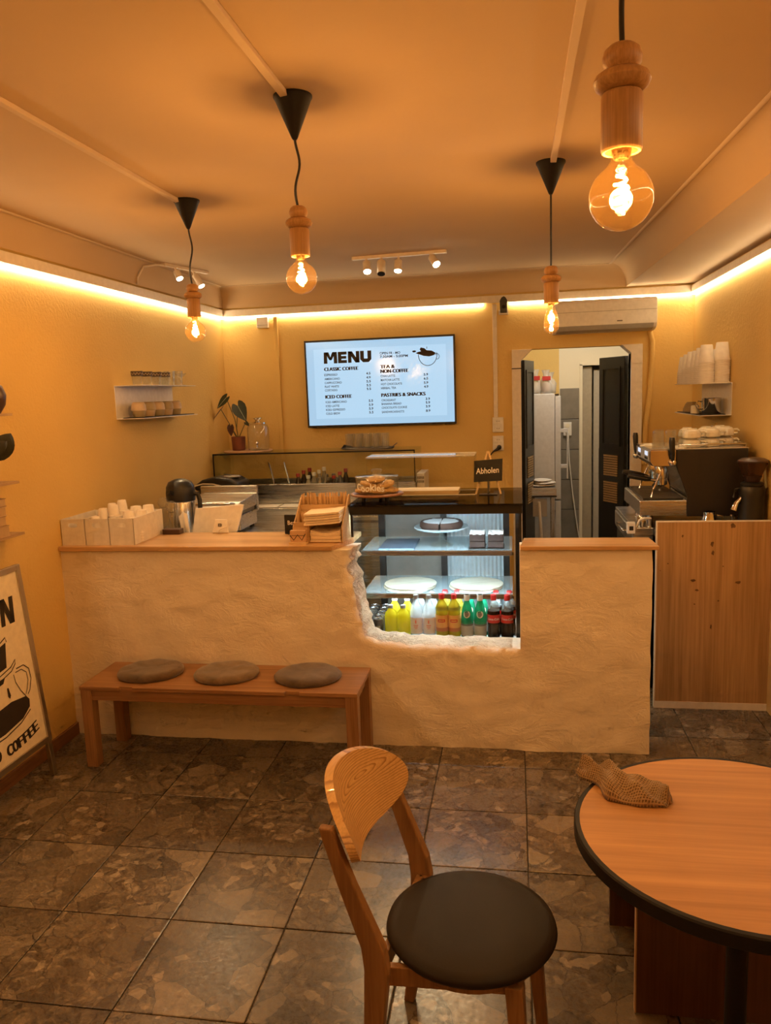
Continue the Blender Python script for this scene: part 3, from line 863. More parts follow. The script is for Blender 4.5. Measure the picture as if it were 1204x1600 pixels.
# ================================================================== air conditioner
t = thing('air_conditioner', 'white wall-mounted split air conditioner above the doorway', 'air conditioner', (.69, 6.5, 2.24))
m = MB(t); m.prism([(6.499, 2.485), (6.32, 2.48), (6.295, 2.455), (6.292, 2.285), (6.315, 2.255), (6.40, 2.238), (6.499, 2.238)], 'x', .30, 1.065)
m.build('casing', m_white, t, bevel=.006, seg=3)
m = MB(t); m.box(.30, 1.065, 6.2905, 6.2935, 2.386, 2.389); m.build('seam', plain('seam_grey', (.4, .37, .33), .6), t)
m = MB(t); m.prism([(6.2935, 2.286), (6.315, 2.258), (6.395, 2.241), (6.394, 2.238), (6.313, 2.252), (6.290, 2.284)], 'x', .325, 1.04); m.build('louvre', plain('louvre_grey', (.42, .40, .37), .4), t)
m = MB(t); m.box(.772, .812, 6.2905, 6.2925, 2.306, 2.316); m.build('badge', plain('badge_grey', (.2, .18, .16), .4), t)
# insulated pipe running down the wall
o = MB().tube([(1.04, 6.48, 2.24), (1.062, 6.478, 2.16), (1.062, 6.478, 2.0), (1.045, 6.478, 1.75), (1.02, 6.478, 1.5), (1.01, 6.478, 1.2)], .02, 10).build('drain_pipe', m_wall, smooth=1)
tag(o, 'painted pipe hanging down the wall below the air conditioner', 'pipe')

# ================================================================== wall fittings on the back wall
o = MB().box(-.166, -.132, 6.478, 6.5, 1.60, 2.50).build('cable_duct', m_trim, bevel=.003); tag(o, 'white vertical wall duct between menu screen and doorway', 'cable duct')
o = MB().box(-1.978, -1.945, 6.478, 6.5, 1.30, 2.50).build('cable_duct', m_wall, bevel=.003); tag(o, 'wall-coloured vertical duct left of the menu screen', 'cable duct')
t = thing('wireless_box', 'small white junction box under the strip light in left corner', 'junction box', (-2.066, 6.47, 2.40))
m = MB(t); m.box(-2.115, -2.020, 6.455, 6.499, 2.405, 2.492); m.build('housing', m_white, t, bevel=.004)
m = MB(t); m.box(-2.11, -2.025, 6.452, 6.4555, 2.425, 2.428); m.build('seam', plain('seam_grey', (.4, .37, .33), .6), t)
t = thing('wall_camera', 'small black camera on a white wall bracket above the screen', 'camera', (-.075, 6.46, 2.42))
m = MB(t); m.box(-.115, -.04, 6.452, 6.499, 2.415, 2.45); m.build('bracket', m_white, t, bevel=.003)
m = MB(t); m.prism([(-.103, 2.425), (-.050, 2.425), (-.046, 2.515), (-.060, 2.54), (-.074, 2.55), (-.092, 2.54), (-.106, 2.515)], 'y', 6.40, 6.452); m.build('camera_body', m_black, t, bevel=.004)
m = MB(t); m.tube([(-.076, 6.399, 2.47), (-.076, 6.392, 2.468)], .014, 14); m.build('lens', m_spotoff, t)
def outlet(label, x, z, n=2, w=.044):
    t = thing('wall_outlet', label, 'socket', (x, 6.49, z))
    m = MB(t); m.box(x-w, x+w, 6.465, 6.499, z-.06, z+.06); m.build('plate', m_white, t, bevel=.004)
    for s in (-1, 1)[:n]:
        m = MB(t); m.box(x-w*.62, x+w*.62, 6.459, 6.466, z+s*.029-.021, z+s*.029+.021); sw = m.build('switch', m_white, t, bevel=.002)
        m = MB(t)
        for q in (-1, 1): m.tube([(x+q*.008, 6.4592, z+s*.029), (x+q*.008, 6.4575, z+s*.029)], .003, 8)
        m.build('pin_holes', m_black, sw)
    return t
outlet('upper white wall socket block below the vertical duct', -.133, 1.545)
ot = outlet('lower white wall socket with black plug right of the screen', -.133, 1.395)
m = MB(ot); m.tube([(-.125, 6.459, 1.365), (-.125, 6.43, 1.362), (-.14, 6.41, 1.35), (-.17, 6.41, 1.335), (-.20, 6.42, 1.30), (-.215, 6.44, 1.22)], .007, 8, radii=[.019, .019, .012, .006, .005, .005]); m.build('plug', m_black, ot, smooth=.9)
# ================================================================== bench with cushions
bx0, bx1, by0, by1, bz = -2.165, -.745, 3.455, 3.822, .43
t = thing('wooden_bench', 'long reddish wooden bench in front of the plaster counter', 'bench', (-1.455, 3.64, 0))
m = MB(t)
m.prism([(bx0, by0), (-1.955, by0), (-1.952, by0+.012), (-1.885, by0+.012), (-1.882, by0), (-1.10, by0), (-1.097, by0+.012), (-1.03, by0+.012), (-1.027, by0), (bx1, by0), (bx1, by1), (bx0, by1)], 'z', bz-.02, bz)
m.build('bench_top', m_benchwood, t, bevel=.002)
for lx in (bx0+.002, bx1-.06):
    for ly in (by0+.004, by1-.062):
        m = MB(t); m.box(lx, lx+.058, ly, ly+.058, 0, bz-.02); m.build('leg', m_benchleg, t, bevel=.002)
m = MB(t); m.box(bx0+.06, bx1-.06, by0+.012, by0+.03, bz-.075, bz-.02); m.build('front_rail', m_benchwood, t)
m = MB(t); m.box(bx0+.06, bx1-.06, by1-.03, by1-.012, bz-.075, bz-.02); m.build('back_rail', m_benchwood, t)
m_benchy = wood('bench_oak_cross', (.28, .135, .055), (.40, .21, .09), 1, 1.0, .4)
for lx in (bx0+.02, bx1-.04):
    m = MB(t); m.box(lx, lx+.018, by0+.062, by1-.062, bz-.075, bz-.02); m.build('side_rail', m_benchy, t)
def fur(name, col):
    m, n, out = nt(name)
    b = pbsdf(n, col, .95, 0, .1)
    b.inputs['Sheen Weight'].default_value = .5
    v = coords(n); a = tnoise(n, v, 14, 4, .6, .5); f = tnoise(n, v, 160, 3, .7)
    lo = tuple(c*.55 for c in col); hi = tuple(c*1.25 for c in col)
    L(n, ramp(n, a.outputs['Fac'], [(.3, lo), (.7, hi)]), b.inputs['Base Color'])
    bump(n, f.outputs['Fac'], .6, .006, b)
    L(n, b.outputs[0], out.inputs[0]); return m
def cushion(x, y, rx, ry, col, label, ang, seed):
    m = MB(); prof_ = [(0, .034), (.4, .036), (.7, .037), (.86, .035), (.95, .028), (1.0, .018), (.99, .008), (.93, .001), (0, 0)]
    rows = []
    for k in range(40):
        a = 2*PI*k/40; row = []
        for (r, z) in prof_:
            wv = 1+.02*mnoise.noise(Vector((math.cos(a)*2+seed, math.sin(a)*2, 0)))
            zz = z*(1+.16*mnoise.noise(Vector((math.cos(a)*r*3, math.sin(a)*r*3, seed))))
            row.append((rx*r*math.cos(a)*wv, ry*r*math.sin(a)*wv, zz))
        rows.append(row)
    m.grid(rows, True); bmesh.ops.remove_doubles(m.bm, verts=m.bm.verts, dist=.0005)
    o = m.build('seat_cushion', fur('fur_%d' % seed, col), smooth=2)
    o.location = (x, y, bz); o.rotation_euler = (0, 0, ang)
    tag(o, label, 'cushion', 'round seat cushions on the bench')
cushion(-1.875, 3.655, .170, .150, (.13, .08, .042), 'round grey-brown fur cushion at the left end of the bench', .2, 1)
cushion(-1.463, 3.655, .167, .150, (.19, .125, .068), 'round lighter tan fur cushion in the middle of the bench', .1, 2)
cushion(-1.035, 3.650, .170, .150, (.12, .078, .042), 'round dark fur cushion at the right end of the bench', 0, 3)

# ================================================================== chair
t = thing('wooden_chair', 'wooden chair with curved ash backrest and round black seat', 'chair', (-.125, 1.86, 0), R(-9))
m_seat = plain('black_leatherette', (.020, .014, .010), .55, spec=.25, bs=.06, scale=260)
MB().lathe([(0, .436), (.19, .436), (.212, .442), (.220, .454), (.216, .466), (.195, .474), (.12, .478), (0, .479)], 56).build('seat', m_seat, t, smooth=1.2)
MB().lathe([(.165, .405), (.182, .405), (.182, .437), (.165, .437), (.165, .405)], 40, cap=False).build('seat_ring', m_ashleg, t, smooth=.6)
for s in (-1, 1):
    m = MB()
    def sec(p, w, d): return [(p[0]+a*w/2, p[1]+b*d/2, p[2]) for a, b in ((-1, -1), (1, -1), (1, 1), (-1, 1))]
    P = [sec((-.245, s*.222, 0), .032, .026), sec((-.205, s*.206, .22), .044, .03), sec((-.188, s*.2, .44), .062, .032), sec((-.196, s*.2, .50), .058, .032), sec((-.257, s*.204, .66), .044, .028), sec((-.304, s*.206, .80), .034, .024)]
    vs = [v for q in P for v in q]; fs = []
    for k in range(5):
        for i in range(4):
            j = (i+1) % 4; fs.append((k*4+i, k*4+j, k*4+4+j, k*4+4+i))
    fs += [(0, 1, 2, 3), (20, 21, 22, 23)]
    m.raw(vs, fs); m.build('rear_leg', m_ashleg, t, bevel=.004)
    m = MB(); m.bar((.165, s*.168, 0), (.135, s*.140, .425), .028, .026, .044, .036); m.build('front_leg', m_ashleg, t, bevel=.004)
    m = MB(); m.bar((-.19, s*.188, .42), (.135, s*.132, .42), .05, .02, side=(0, 0, 1)); m.build('side_rail', m_ashleg, t, bevel=.002)
m = MB(); m.bar((-.19, -.19, .42), (-.19, .19, .42), .05, .02, side=(0, 0, 1)); m.build('rear_rail', m_ashleg, t, bevel=.002)
m = MB(); m.bar((.135, -.14, .415), (.135, .14, .415), .05, .02, side=(0, 0, 1)); m.build('front_rail', m_ashleg, t, bevel=.002)
# bent plywood backrest
def back_pt(s, v, off):
    y = .216*s; x = -.318 + .085*abs(s)**1.9
    hh = .097*(1-abs(s)**2.4)**.5 if abs(s) < 1 else 0
    z = .757 + v*hh + .012*(1-s*s)
    x -= .036*v*hh/.092
    nx = 1.0; ny = -2*.098*.9*s/.232*.9
    l = math.hypot(nx, ny)
    return (x+off*nx/l, y+off*ny/l, z)
m = MB(); NU, NV = 36, 10
S = [math.sin((k/NU-.5)*PI) for k in range(NU+1)]
Fr = [[back_pt(s, -1+2*q/NV, .007) for q in range(NV+1)] for s in S]
Bk2 = [[back_pt(s, -1+2*q/NV, -.015) for q in range(NV+1)] for s in S]
m.grid(Fr); m.grid([r[::-1] for r in Bk2])
for q in (0, NV): m.grid([[Fr[k][q], Bk2[k][q]] for k in range(NU+1)])
bmesh.ops.remove_doubles(m.bm, verts=m.bm.verts, dist=.0004)
def ash_mat():
    mm, n, out = nt('ash_backrest')
    b = pbsdf(n, (.6, .38, .15), .35, 0, .4, .25)
    v = coords(n, 'Object', (1, 1, 1), loc=(0, -.06, -.80))
    wv = n.nodes.new('ShaderNodeTexWave'); wv.wave_type = 'RINGS'; wv.rings_direction = 'X'; wv.wave_profile = 'SAW'
    sc_ = n.nodes.new('ShaderNodeMapping'); sc_.inputs['Scale'].default_value = (1, .26, 1.5); L(n, v, sc_.inputs['Vector'])
    L(n, sc_.outputs[0], wv.inputs['Vector'])
    wv.inputs['Scale'].default_value = 33; wv.inputs['Distortion'].default_value = 3.2; wv.inputs['Detail'].default_value = 2; wv.inputs['Detail Scale'].default_value = .9
    c = ramp(n, wv.outputs['Fac'], [(0, (.72, .46, .19)), (.62, (.66, .40, .155)), (.9, (.36, .18, .06)), (1, (.5, .28, .1))])
    f = tnoise(n, coords(n, 'Object', (80, 3, 80)), 3, 3)
    L(n, mix(n, c, ramp(n, f.outputs['Fac'], [(.35, (.8, .76, .7)), (.6, (1, 1, 1))]), .7, 'MULTIPLY'), b.inputs['Base Color'])
    L(n, b.outputs[0], out.inputs[0]); return mm
m.build('backrest', ash_mat(), t, smooth=.9)

# ================================================================== round table
t = thing('round_table', 'round bistro table with wood top, black rim and black column', 'table', (.535, 1.885, 0))
def disc(prof_, seg=72): return MB().lathe(prof_, seg)
disc([(0, .741), (.383, .741), (.383, .72), (0, .72)]).build('table_top', m_tablewood, t, smooth=.5)
MB().lathe([(.383, .7415), (.394, .741), (.397, .737), (.397, .708), (.393, .704), (.37, .704), (.37, .72)], 72, cap=False).build('rim', m_matblack, t, smooth=.6)
MB().lathe([(.026, .02), (.026, .704)], 24).build('column', m_matblack, t, smooth=.6)
MB().box(-.12, .12, -.12, .12, .696, .706).build('mounting_plate', m_matblack, t)
MB().lathe([(0, .0), (.21, .0), (.21, .012), (.04, .026), (.03, .03)], 40).build('base', m_matblack, t, smooth=.5)

# crumpled waffle cloth on the table
def waffle():
    mm, n, out = nt('waffle_cloth')
    b = pbsdf(n, (.42, .27, .13), .95, 0, .1); b.inputs['Sheen Weight'].default_value = .3
    t_ = n.nodes.new('ShaderNodeTexVoronoi'); t_.inputs['Scale'].default_value = 105; t_.feature = 'F1'; t_.distance = 'CHEBYCHEV'; t_.inputs['Randomness'].default_value = .12
    tc = n.nodes.new('ShaderNodeTexCoord'); L(n, tc.outputs['UV'], t_.inputs['Vector'])
    t_.inputs['Scale'].default_value = 26
    L(n, ramp(n, t_.outputs['Distance'], [(.15, (.16, .09, .04)), (.45, (.46, .30, .145))]), b.inputs['Base Color'])
    bump(n, t_.outputs['Distance'], .9, .006, b)
    L(n, b.outputs[0], out.inputs[0]); return mm
m = MB(); NU, NV = 44, 24
A, B = Vector((.168, 2.145)), Vector((.385, 1.985)); ax = (B-A).normalized(); nr = Vector((-ax.y, ax.x)); ln = (B-A).length
def cl_w(u):
    pts = [(0, .016), (.08, .032), (.2, .04), (.35, .042), (.5, .062), (.65, .075), (.8, .06), (.92, .04), (1, .018)]
    for (a, x), (b, y) in zip(pts, pts[1:]):
        if u <= b: return x+(y-x)*(u-a)/(b-a)
    return .018
P = []
for i in range(NU+1):
    u = i/NU; row = []
    for j in range(NV+1):
        v = -1+2*j/NV; wd = cl_w(u)*(1+.12*math.sin(u*17))
        c = A + ax*(ln*u) + nr*(v*wd + .012*math.sin(u*9))
        arch = (1-abs(v)**2.4)
        h = .010 + arch*(.020+.024*math.sin(PI*min(1, u*1.15))**2) + .013*arch*math.sin(v*6+u*15) + .010*arch*math.sin(u*21+v*4) + .012*arch*mnoise.noise(Vector((u*7, v*2.2, 3)))
        if abs(v) > .97: h = .002
        if u < .02 or u > .98: h *= .35
        z = .742 + max(.0015, h)
        row.append((c.x, c.y, z))
    P.append(row)
V = m.grid(P)
m.bm.faces.ensure_lookup_table()
uvl = m.bm.loops.layers.uv.new('UVMap'); ix = {}
for i, row in enumerate(V):
    for j, v in enumerate(row): ix[v] = (i/NU*1.6, j/NV)
for f in m.bm.faces:
    for lp in f.loops: lp[uvl].uv = ix[lp.vert]
o = m.build('table_cloth_rag', waffle(), smooth=2)
md = o.modifiers.new('thick', 'SOLIDIFY'); md.thickness = .004; md.offset = -1
o.name = 'cleaning_cloth'; tag(o, 'crumpled brown waffle cleaning cloth on the round table', 'cloth')

# dark wooden stool bench tucked below the table
t = thing('low_bench', 'dark brown slab bench standing half under the round table', 'bench', (.60, 2.33, 0))
m = MB(t); m.box(.334, .90, 2.145, 2.163, 0, .405); m.build('near_panel', m_darkpanel, t)
m = MB(t); m.box(.330, .334, 2.143, 2.165, 0, .405); m.build('edge_band', plain('pale_edge', (.5, .33, .18), .5), t)
m = MB(t); m.box(.303, .90, 2.527, 2.545, 0, .405); m.build('far_panel', m_darkpanel, t)
m = MB(t); m.box(.300, .90, 2.14, 2.548, .405, .428); m.build('bench_seat', m_darkpanel, t, bevel=.002)

# ================================================================== poster stand against the left wall
t = thing('poster_stand', 'leaning poster stand with coffee drawing beside the left wall', 'sign', (-2.29, 3.09, 0))
uy = Vector((-.095, 0, 1.07)).normalized(); ux = Vector((0, 1, 0)); nn = Vector((1.07, 0, .095)).normalized()
O0 = Vector((-2.29, 0, 0))
def sp(y, h, d): return O0 + ux*y + uy*h + nn*d
def sbox(m, y0, y1, h0, h1, d0, d1):
    V = [sp(y, h, d) for d in (d0, d1) for h in (h0, h1) for y in (y0, y1)]
    m.raw(V, [(0, 1, 3, 2), (4, 6, 7, 5), (0, 4, 5, 1), (2, 3, 7, 6), (0, 2, 6, 4), (1, 5, 7, 3)])
Y0, Y1, H0, H1 = 2.79, 3.392, .175, 1.075
m = MB(t); sbox(m, Y0+.02, Y1-.02, H0+.02, H1-.02, -.012, .0); pan = m.build('poster', plain('poster_paper', (.94, .84, .64), .5), t)
for nm, q in (('frame_side', (Y0, Y0+.028, H0, H1)), ('frame_side', (Y1-.028, Y1, H0, H1)), ('frame_rail', (Y0+.028, Y1-.028, H1-.028, H1)), ('frame_rail', (Y0+.028, Y1-.028, H0, H0+.028))):
    m = MB(t); sbox(m, q[0], q[1], q[2], q[3], -.02, .009); m.build(nm, m_alu, t, bevel=.002)
for q in (Y0+.003, Y1-.033):
    m = MB(t); sbox(m, q, q+.03, 0, H0, -.016, .006); m.build('foot', m_alu, t, bevel=.002)
m = MB(t); sbox(m, 3.07, 3.17, H1, H1+.012, -.012, .006); m.build('top_clip', m_black, t)
inkO = O0 + nn*.0016
m = MB(t)
def blk(m, polys, y, h, w, hh, skew=0):
    for p in polys: poly2(m, [(y+a*w+skew*b*hh, h+b*hh) for a, b in p], inkO, ux, uy)
for k, ch in enumerate('OPEN'): blk(m, LET[ch], 2.868+k*.108, .815, .098, .125, .12)
m.build('heading_print', m_ink, pan)
m = MB(t)
stroke2(m, [(2.93, .762), (3.0, .745), (3.12, .735), (3.20, .765), (3.203, .742)], .006, inkO, ux, uy)
poly2(m, [(2.965, .715), (3.10, .722), (3.196, .742), (3.172, .628), (3.02, .61)], inkO, ux, uy)
stroke2(m, [(2.95, .60), (3.0, .595), (3.10, .60), (3.2, .62), (3.24, .645), (3.235, .625), (3.2, .60), (3.10, .578), (2.95, .57)], .005, inkO, ux, uy)
poly2(m, [(3.03, .578), (3.15, .59), (3.13, .565), (3.05, .555)], inkO, ux, uy)
stroke2(m, [(3.235, .60), (3.29, .60), (3.325, .57), (3.328, .52), (3.305, .47), (3.285, .455)], .005, inkO, ux, uy)
stroke2(m, [(3.225, .585), (3.27, .585), (3.302, .56), (3.305, .52), (3.285, .48), (3.27, .46)], .004, inkO, ux, uy)
stroke2(m, [(3.21, .58), (3.215, .54), (3.24, .49), (3.27, .45)], .004, inkO, ux, uy)
poly2(m, [(3.148, .535), (3.158, .535), (3.165, .495), (3.156, .482), (3.146, .495)], inkO, ux, uy)
poly2(m, [(2.95, .43), (3.05, .455), (3.16, .465), (3.268, .452), (3.288, .43), (3.282, .395), (3.22, .36), (3.08, .34), (2.95, .34)], inkO, ux, uy)
stroke2(m, [(2.95, .325), (3.08, .325), (3.2, .345), (3.282, .38)], .006, inkO, ux, uy)
m.build('pour_over_drawing', m_ink, pan)
chars = 'GOOD COFFEE'
for k, ch in enumerate(chars):
    if ch == ' ': continue
    a = (k-5)*.047
    yy = 3.09-.002 + .9*math.sin(a); hh = .235 + .9*(1-math.cos(a))
    m = MB(t); vs, fs = text_geo(ch, .075, .0)
    x0 = min(v[0] for v in vs); wv = max(v[0] for v in vs)-x0
    for sh in (-.003, 0, .003, .006):
        V = []
        for vx, vy, _ in vs:
            px, py = (vx-x0-wv/2)*.036/wv + sh, vy
            V.append(inkO + ux*(yy+px*math.cos(a)-py*math.sin(a)) + uy*(hh+px*math.sin(a)+py*math.cos(a)) + nn*sh*.05)
        m.raw(V, fs)
    m.build('slogan_letter', m_ink, pan)

# ================================================================== small wall shelves by the left edge
for z, lb in ((1.79, 'top thin wooden wall shelf at the left edge with a round vase'), (1.470, 'middle thin wooden wall shelf at the left edge with a potted plant'), (1.222, 'lowest thin wooden wall shelf at the left edge with stacked books')):
    o = MB().box(WL+.001, -2.335, 2.75, 3.40, z-.006, z+.006).build('wall_shelf', m_ply, bevel=.001); tag(o, lb, 'shelf', 'thin wall shelves on the left wall')
o = MB().lathe([(0, 0), (.03, 0), (.055, .04), (.062, .085), (.048, .125), (.022, .145), (.02, .16), (.026, .17)], 22).build('round_vase', plain('dark_brown_vase', (.06, .03, .018), .35), smooth=1)
o.location = (-2.372, 3.315, 1.796); tag(o, 'round dark brown vase on the top left wall shelf', 'vase')
t = thing('potted_plant', 'potted plant with dark leaves on the left wall shelf', 'plant', (-2.388, 3.255, 1.476))
MB().lathe([(0, 0), (.038, 0), (.048, .115), (.044, .115), (.042, .1), (0, .1)], 20).build('pot', plain('olive_pot', (.16, .13, .07), .5), t, smooth=.7)
MB().lathe([(.044, .101), (.046, .125), (.042, .125)], 20, cap=False).build('pot_band', plain('red_band', (.16, .035, .015), .5), t, smooth=.7)
m_leafdark = plain('dark_leaf', (.02, .022, .012), .4, var=.3)
def leafmesh(m, base, tip, width, curl=.0, n=8):
    base, tip = Vector(base), Vector(tip); d = tip-base; ln = d.length; d.normalize()
    sd = d.cross(Vector((.6, -.5, .4))).normalized(); up = sd.cross(d).normalized()
    P = []
    for k in range(n+1):
        u = k/n; wv = width*(math.sin(PI*u**.75))**.8 if 0 < u < 1 else 0.0005
        c = base+d*(ln*u)+up*curl*math.sin(PI*u)
        P.append([c-sd*wv+up*wv*.25, c, c+sd*wv+up*wv*.25])
    m.grid(P)
for b, tp, wd in (((.0, .05, .10), (.02, .165, .225), .05), ((0, .01, .12), (.02, .06, .27), .032), ((0, 0, .12), (.0, -.05, .28), .04), ((0, .02, .12), (.03, .115, .19), .03), ((0, -.02, .12), (.02, -.13, .2), .04)):
    m = MB(); leafmesh(m, b, tp, wd, .02); m.build('leaf', m_leafdark, t, smooth=2)
    m = MB(); m.tube([(0, 0, .09), tuple((Vector((0, 0, .09))+Vector(b))/2), b], .003, 6); m.build('stalk', m_leafdark, t, smooth=2)
cols = [(.55, .38, .2), (.42, .27, .13), (.6, .45, .27), (.36, .22, .10)]
z = 1.228
for k, (dy, h) in enumerate(((.012, .05), (-.006, .045), (.0, .042), (.004, .038))):
    t = thing('book', ['pale tan book at the bottom of the stack on the left shelf', 'brown book second from the bottom of the left shelf stack', 'light book third from the bottom of the left shelf stack', 'dark brown book on top of the left shelf stack'][k], 'book', (-2.388, 3.2+dy, z), group='books stacked on the left wall shelf')
    MB().box(-.04, .045, -.09, .085, .003, h-.003).build('pages', plain('aged_pages', (.55, .38, .2), .8), t)
    m = MB(); m.box(-.044, .048, -.092, .088, 0, .003); m.box(-.044, .048, -.092, .088, h-.003, h); m.box(-.046, -.042, -.092, .088, 0, h); m.build('cover', plain('book_cover_%d' % k, cols[k], .6), t)
    z += h+.001
# ================================================================== white boxes with paper cups on the counter
ZT = CZ+.025       # top of the long counter board
def hole_plate(m, w, h, cx, cz, rx, rz, y0, y1):
    """upright plate 0..w by 0..h with an oval hand hole"""
    n = 32; P = []
    for k in range(n):
        a = 2*PI*k/n; ca, sa = math.cos(a), math.sin(a)
        # stadium-shaped hole
        hx = cx + max(-(rx-rz), min(rx-rz, ca*rx*1.6)) + rz*ca; hz = cz + rz*sa
        tx = (w-cx if ca > 0 else cx)/max(1e-6, abs(ca)); tz = (h-cz if sa > 0 else cz)/max(1e-6, abs(sa)); tt = min(tx, tz)
        P.append(((hx, hz), (cx+ca*tt, cz+sa*tt)))
    for (y, fl) in ((y0, 0), (y1, 1)):
        inn = [m.bm.verts.new((p[0][0], y, p[0][1])) for p in P]; out = [m.bm.verts.new((p[1][0], y, p[1][1])) for p in P]
        for k in range(n):
            j = (k+1) % n; m.bm.faces.new((inn[k], inn[j], out[j], out[k]))
        for cxn, czn in ((0, 0), (w, 0), (w, h), (0, h)):
            best = sorted(range(n), key=lambda q: (P[q][1][0]-cxn)**2+(P[q][1][1]-czn)**2)[:2]
            v = m.bm.verts.new((cxn, y, czn)); m.bm.faces.new((out[best[0]], v, out[best[1]]))
        if y == y0: i0, o0 = inn, out
        else:
            for k in range(n):
                j = (k+1) % n; m.bm.faces.new((i0[k], i0[j], inn[j], inn[k]))
BW, BD, BH = .1375, .36, .143
def storage_box(x, label):
    t = thing('storage_box', label, 'box', (x, 3.86, ZT), group='white boxes on the counter')
    m = MB(); hole_plate(m, BW, BH, BW/2, BH-.034, .027, .012, 0, .005); m.build('front_panel', m_white, t)
    m = MB(); m.box(0, .005, .005, BD-.005, .004, BH); m.build('side_panel', m_white, t)
    m = MB(); m.box(BW-.005, BW, .005, BD-.005, .004, BH); m.build('side_panel', m_white, t)
    m = MB(); m.box(0, BW, BD-.005, BD, .0, BH); m.build('back_panel', m_white, t)
    m = MB(); m.box(0, BW, .005, BD-.005, 0, .004); m.build('base_panel', m_white, t)
storage_box(-2.433, 'left white storage box with hand hole against the wall')
storage_box(-2.2925, 'middle white storage box holding small paper cups')
storage_box(-2.152, 'right white storage box holding larger paper cups')
def pcup(name, r0, r1, h, mat=None):
    """upside-down paper cup, mouth r1 at the bottom with rolled lip"""
    m = MB(); m.lathe([(r1-.0015, 0), (r1+.0032, .001), (r1+.0032, .005), (r1-.0005, .0065), (r0, h-.003), (r0-.003, h), (r0-.005, h-.004), (0, h-.004)], 22, cap=False)
    return m.build(name, mat or m_pcup, smooth=.8)
a = pcup('espresso_cup', .0225, .030, .062)
first = True
for si, (x, y, z) in enumerate(((-2.258, 3.915, 1.215), (-2.198, 3.925, 1.205), (-2.258, 4.0, 1.245), (-2.197, 4.01, 1.262), (-2.245, 4.08, 1.262), (-2.19, 4.09, 1.285), (-2.232, 4.16, 1.262))):
    # each visible cup crowns a hidden nested stack: stack the cups from the box floor
    n = max(1, round((z-.062-ZT-.004)/.0165)+1)
    for k in range(n):
        o = a if first else a.copy()
        if not first: C.objects.link(o)
        first = False
        o.location = (x, y, ZT+.0045+k*.0165)
        SN = ['front left', 'front right', 'second left', 'second right', 'third left', 'third right', 'rear'][si]
        tag(o, ('topmost small paper cup of the %s stack in the middle box' if k == n-1 else 'small paper cup inside the %s stack in the middle box') % SN, 'cup', 'small paper cups in the middle box')
b = pcup('paper_cup', .029, .040, .088); first = True
for si, (x, y, n) in enumerate(((-2.108, 3.912, 4), (-2.052, 3.955, 4), (-2.108, 4.0, 6), (-2.056, 4.045, 6), (-2.108, 4.09, 7), (-2.056, 4.135, 7))):
    for k in range(n):
        o = b if first else b.copy()
        if not first: C.objects.link(o)
        first = False
        o.location = (x, y, ZT+.0045+k*.0145)
        SN = ['front left', 'front right', 'middle left', 'middle right', 'rear left', 'rear right'][si]
        tag(o, ('topmost larger paper cup of the %s stack in the right box' if k == n-1 else 'larger paper cup inside the %s stack in the right box') % SN, 'cup', 'larger paper cups in the right box')

# ================================================================== glass bottles, coaster block, thermos behind the counter
t = thing('steel_work_table', 'steel work table behind the counter under thermos and grill', 'table', (-1.95, 4.9, 0))
m = MB(t); m.box(-2.43, -1.46, 4.275, 5.80, .92, .955); m.build('table_top', m_steel, t, bevel=.003)
for lx in (-2.40, -1.51):
    for ly in (4.30, 5.74): m = MB(t); m.box(lx, lx+.04, ly, ly+.04, 0, .92); m.build('leg', m_steelv, t)
m = MB(t); m.box(-2.39, -1.49, 4.32, 5.76, .25, .27); m.build('undershelf', m_steel, t)
WT = .955
def bottle_lathe(prof_, mat, parent=None, name='body', seg=20): return MB().lathe(prof_, seg).build(name, mat, parent, smooth=.9)
t = thing('glass_bottle', 'small round glass carafe with stopper behind the white boxes', 'bottle', (-2.10, 4.42, WT))
bottle_lathe([(0, 0), (.045, 0), (.048, .02), (.046, .13), (.02, .19), (.018, .225), (.026, .23), (.026, .235)], m_drink, t)
MB().ball((0, 0, .265), .033, 16, 10).build('stopper', m_drink, t, smooth=2)
t = thing('glass_bottle', 'clear glass carafe with ball stopper left of the thermos', 'bottle', (-2.02, 4.36, WT))
bottle_lathe([(0, 0), (.05, 0), (.052, .02), (.032, .12), (.020, .18), (.026, .205), (.026, .215)], m_drink, t)
MB().ball((0, 0, .25), .036, 16, 10).build('stopper', m_drink, t, smooth=2)
t = thing('shaker_bottle', 'slim glass bottle with black cap beside the right white box', 'bottle', (-2.165, 4.36, WT))
bottle_lathe([(0, 0), (.026, 0), (.028, .01), (.028, .19), (.02, .215)], m_drink, t)
MB().lathe([(.024, .213), (.024, .24), (.022, .243)], 18).build('cap', m_black, t, smooth=.6)
t = thing('wood_block', 'dark brown wooden block on the counter beside the white boxes', 'block', (-1.945, 4.2, ZT))
MB().box(-.055, .05, -.03, .03, 0, .03).build('block', plain('dark_wood_block', (.05, .022, .014), .4), t, bevel=.003)
MB().box(-.045, .04, -.022, .022, .0295, .031).build('inlay', plain('block_inlay', (.09, .04, .022), .4), t)
t = thing('thermos_flask', 'steel thermos flask with black domed lid near the left wall', 'thermos', (-2.055, 4.58, WT))
MB().lathe([(0, 0), (.082, 0), (.084, .006), (.084, .245), (.08, .255)], 36).build('body', m_steelv, t, smooth=.7)
MB().lathe([(.08, .253), (.088, .258), (.09, .30), (.086, .345), (.07, .375), (.03, .392), (0, .394)], 36).build('lid', m_black, t, smooth=.9)
m = MB(); m.tube([(.084, .0, .30), (.112, .0, .298), (.122, .0, .26), (.122, 0, .12), (.108, 0, .09), (.083, 0, .09)], .010, 8, flat=1.5); m.build('handle', m_black, t, smooth=1)
m = MB(); m.bar((-.02, -.086, .31), (-.03, -.115, .325), .03, .02); m.build('spout', m_black, t)

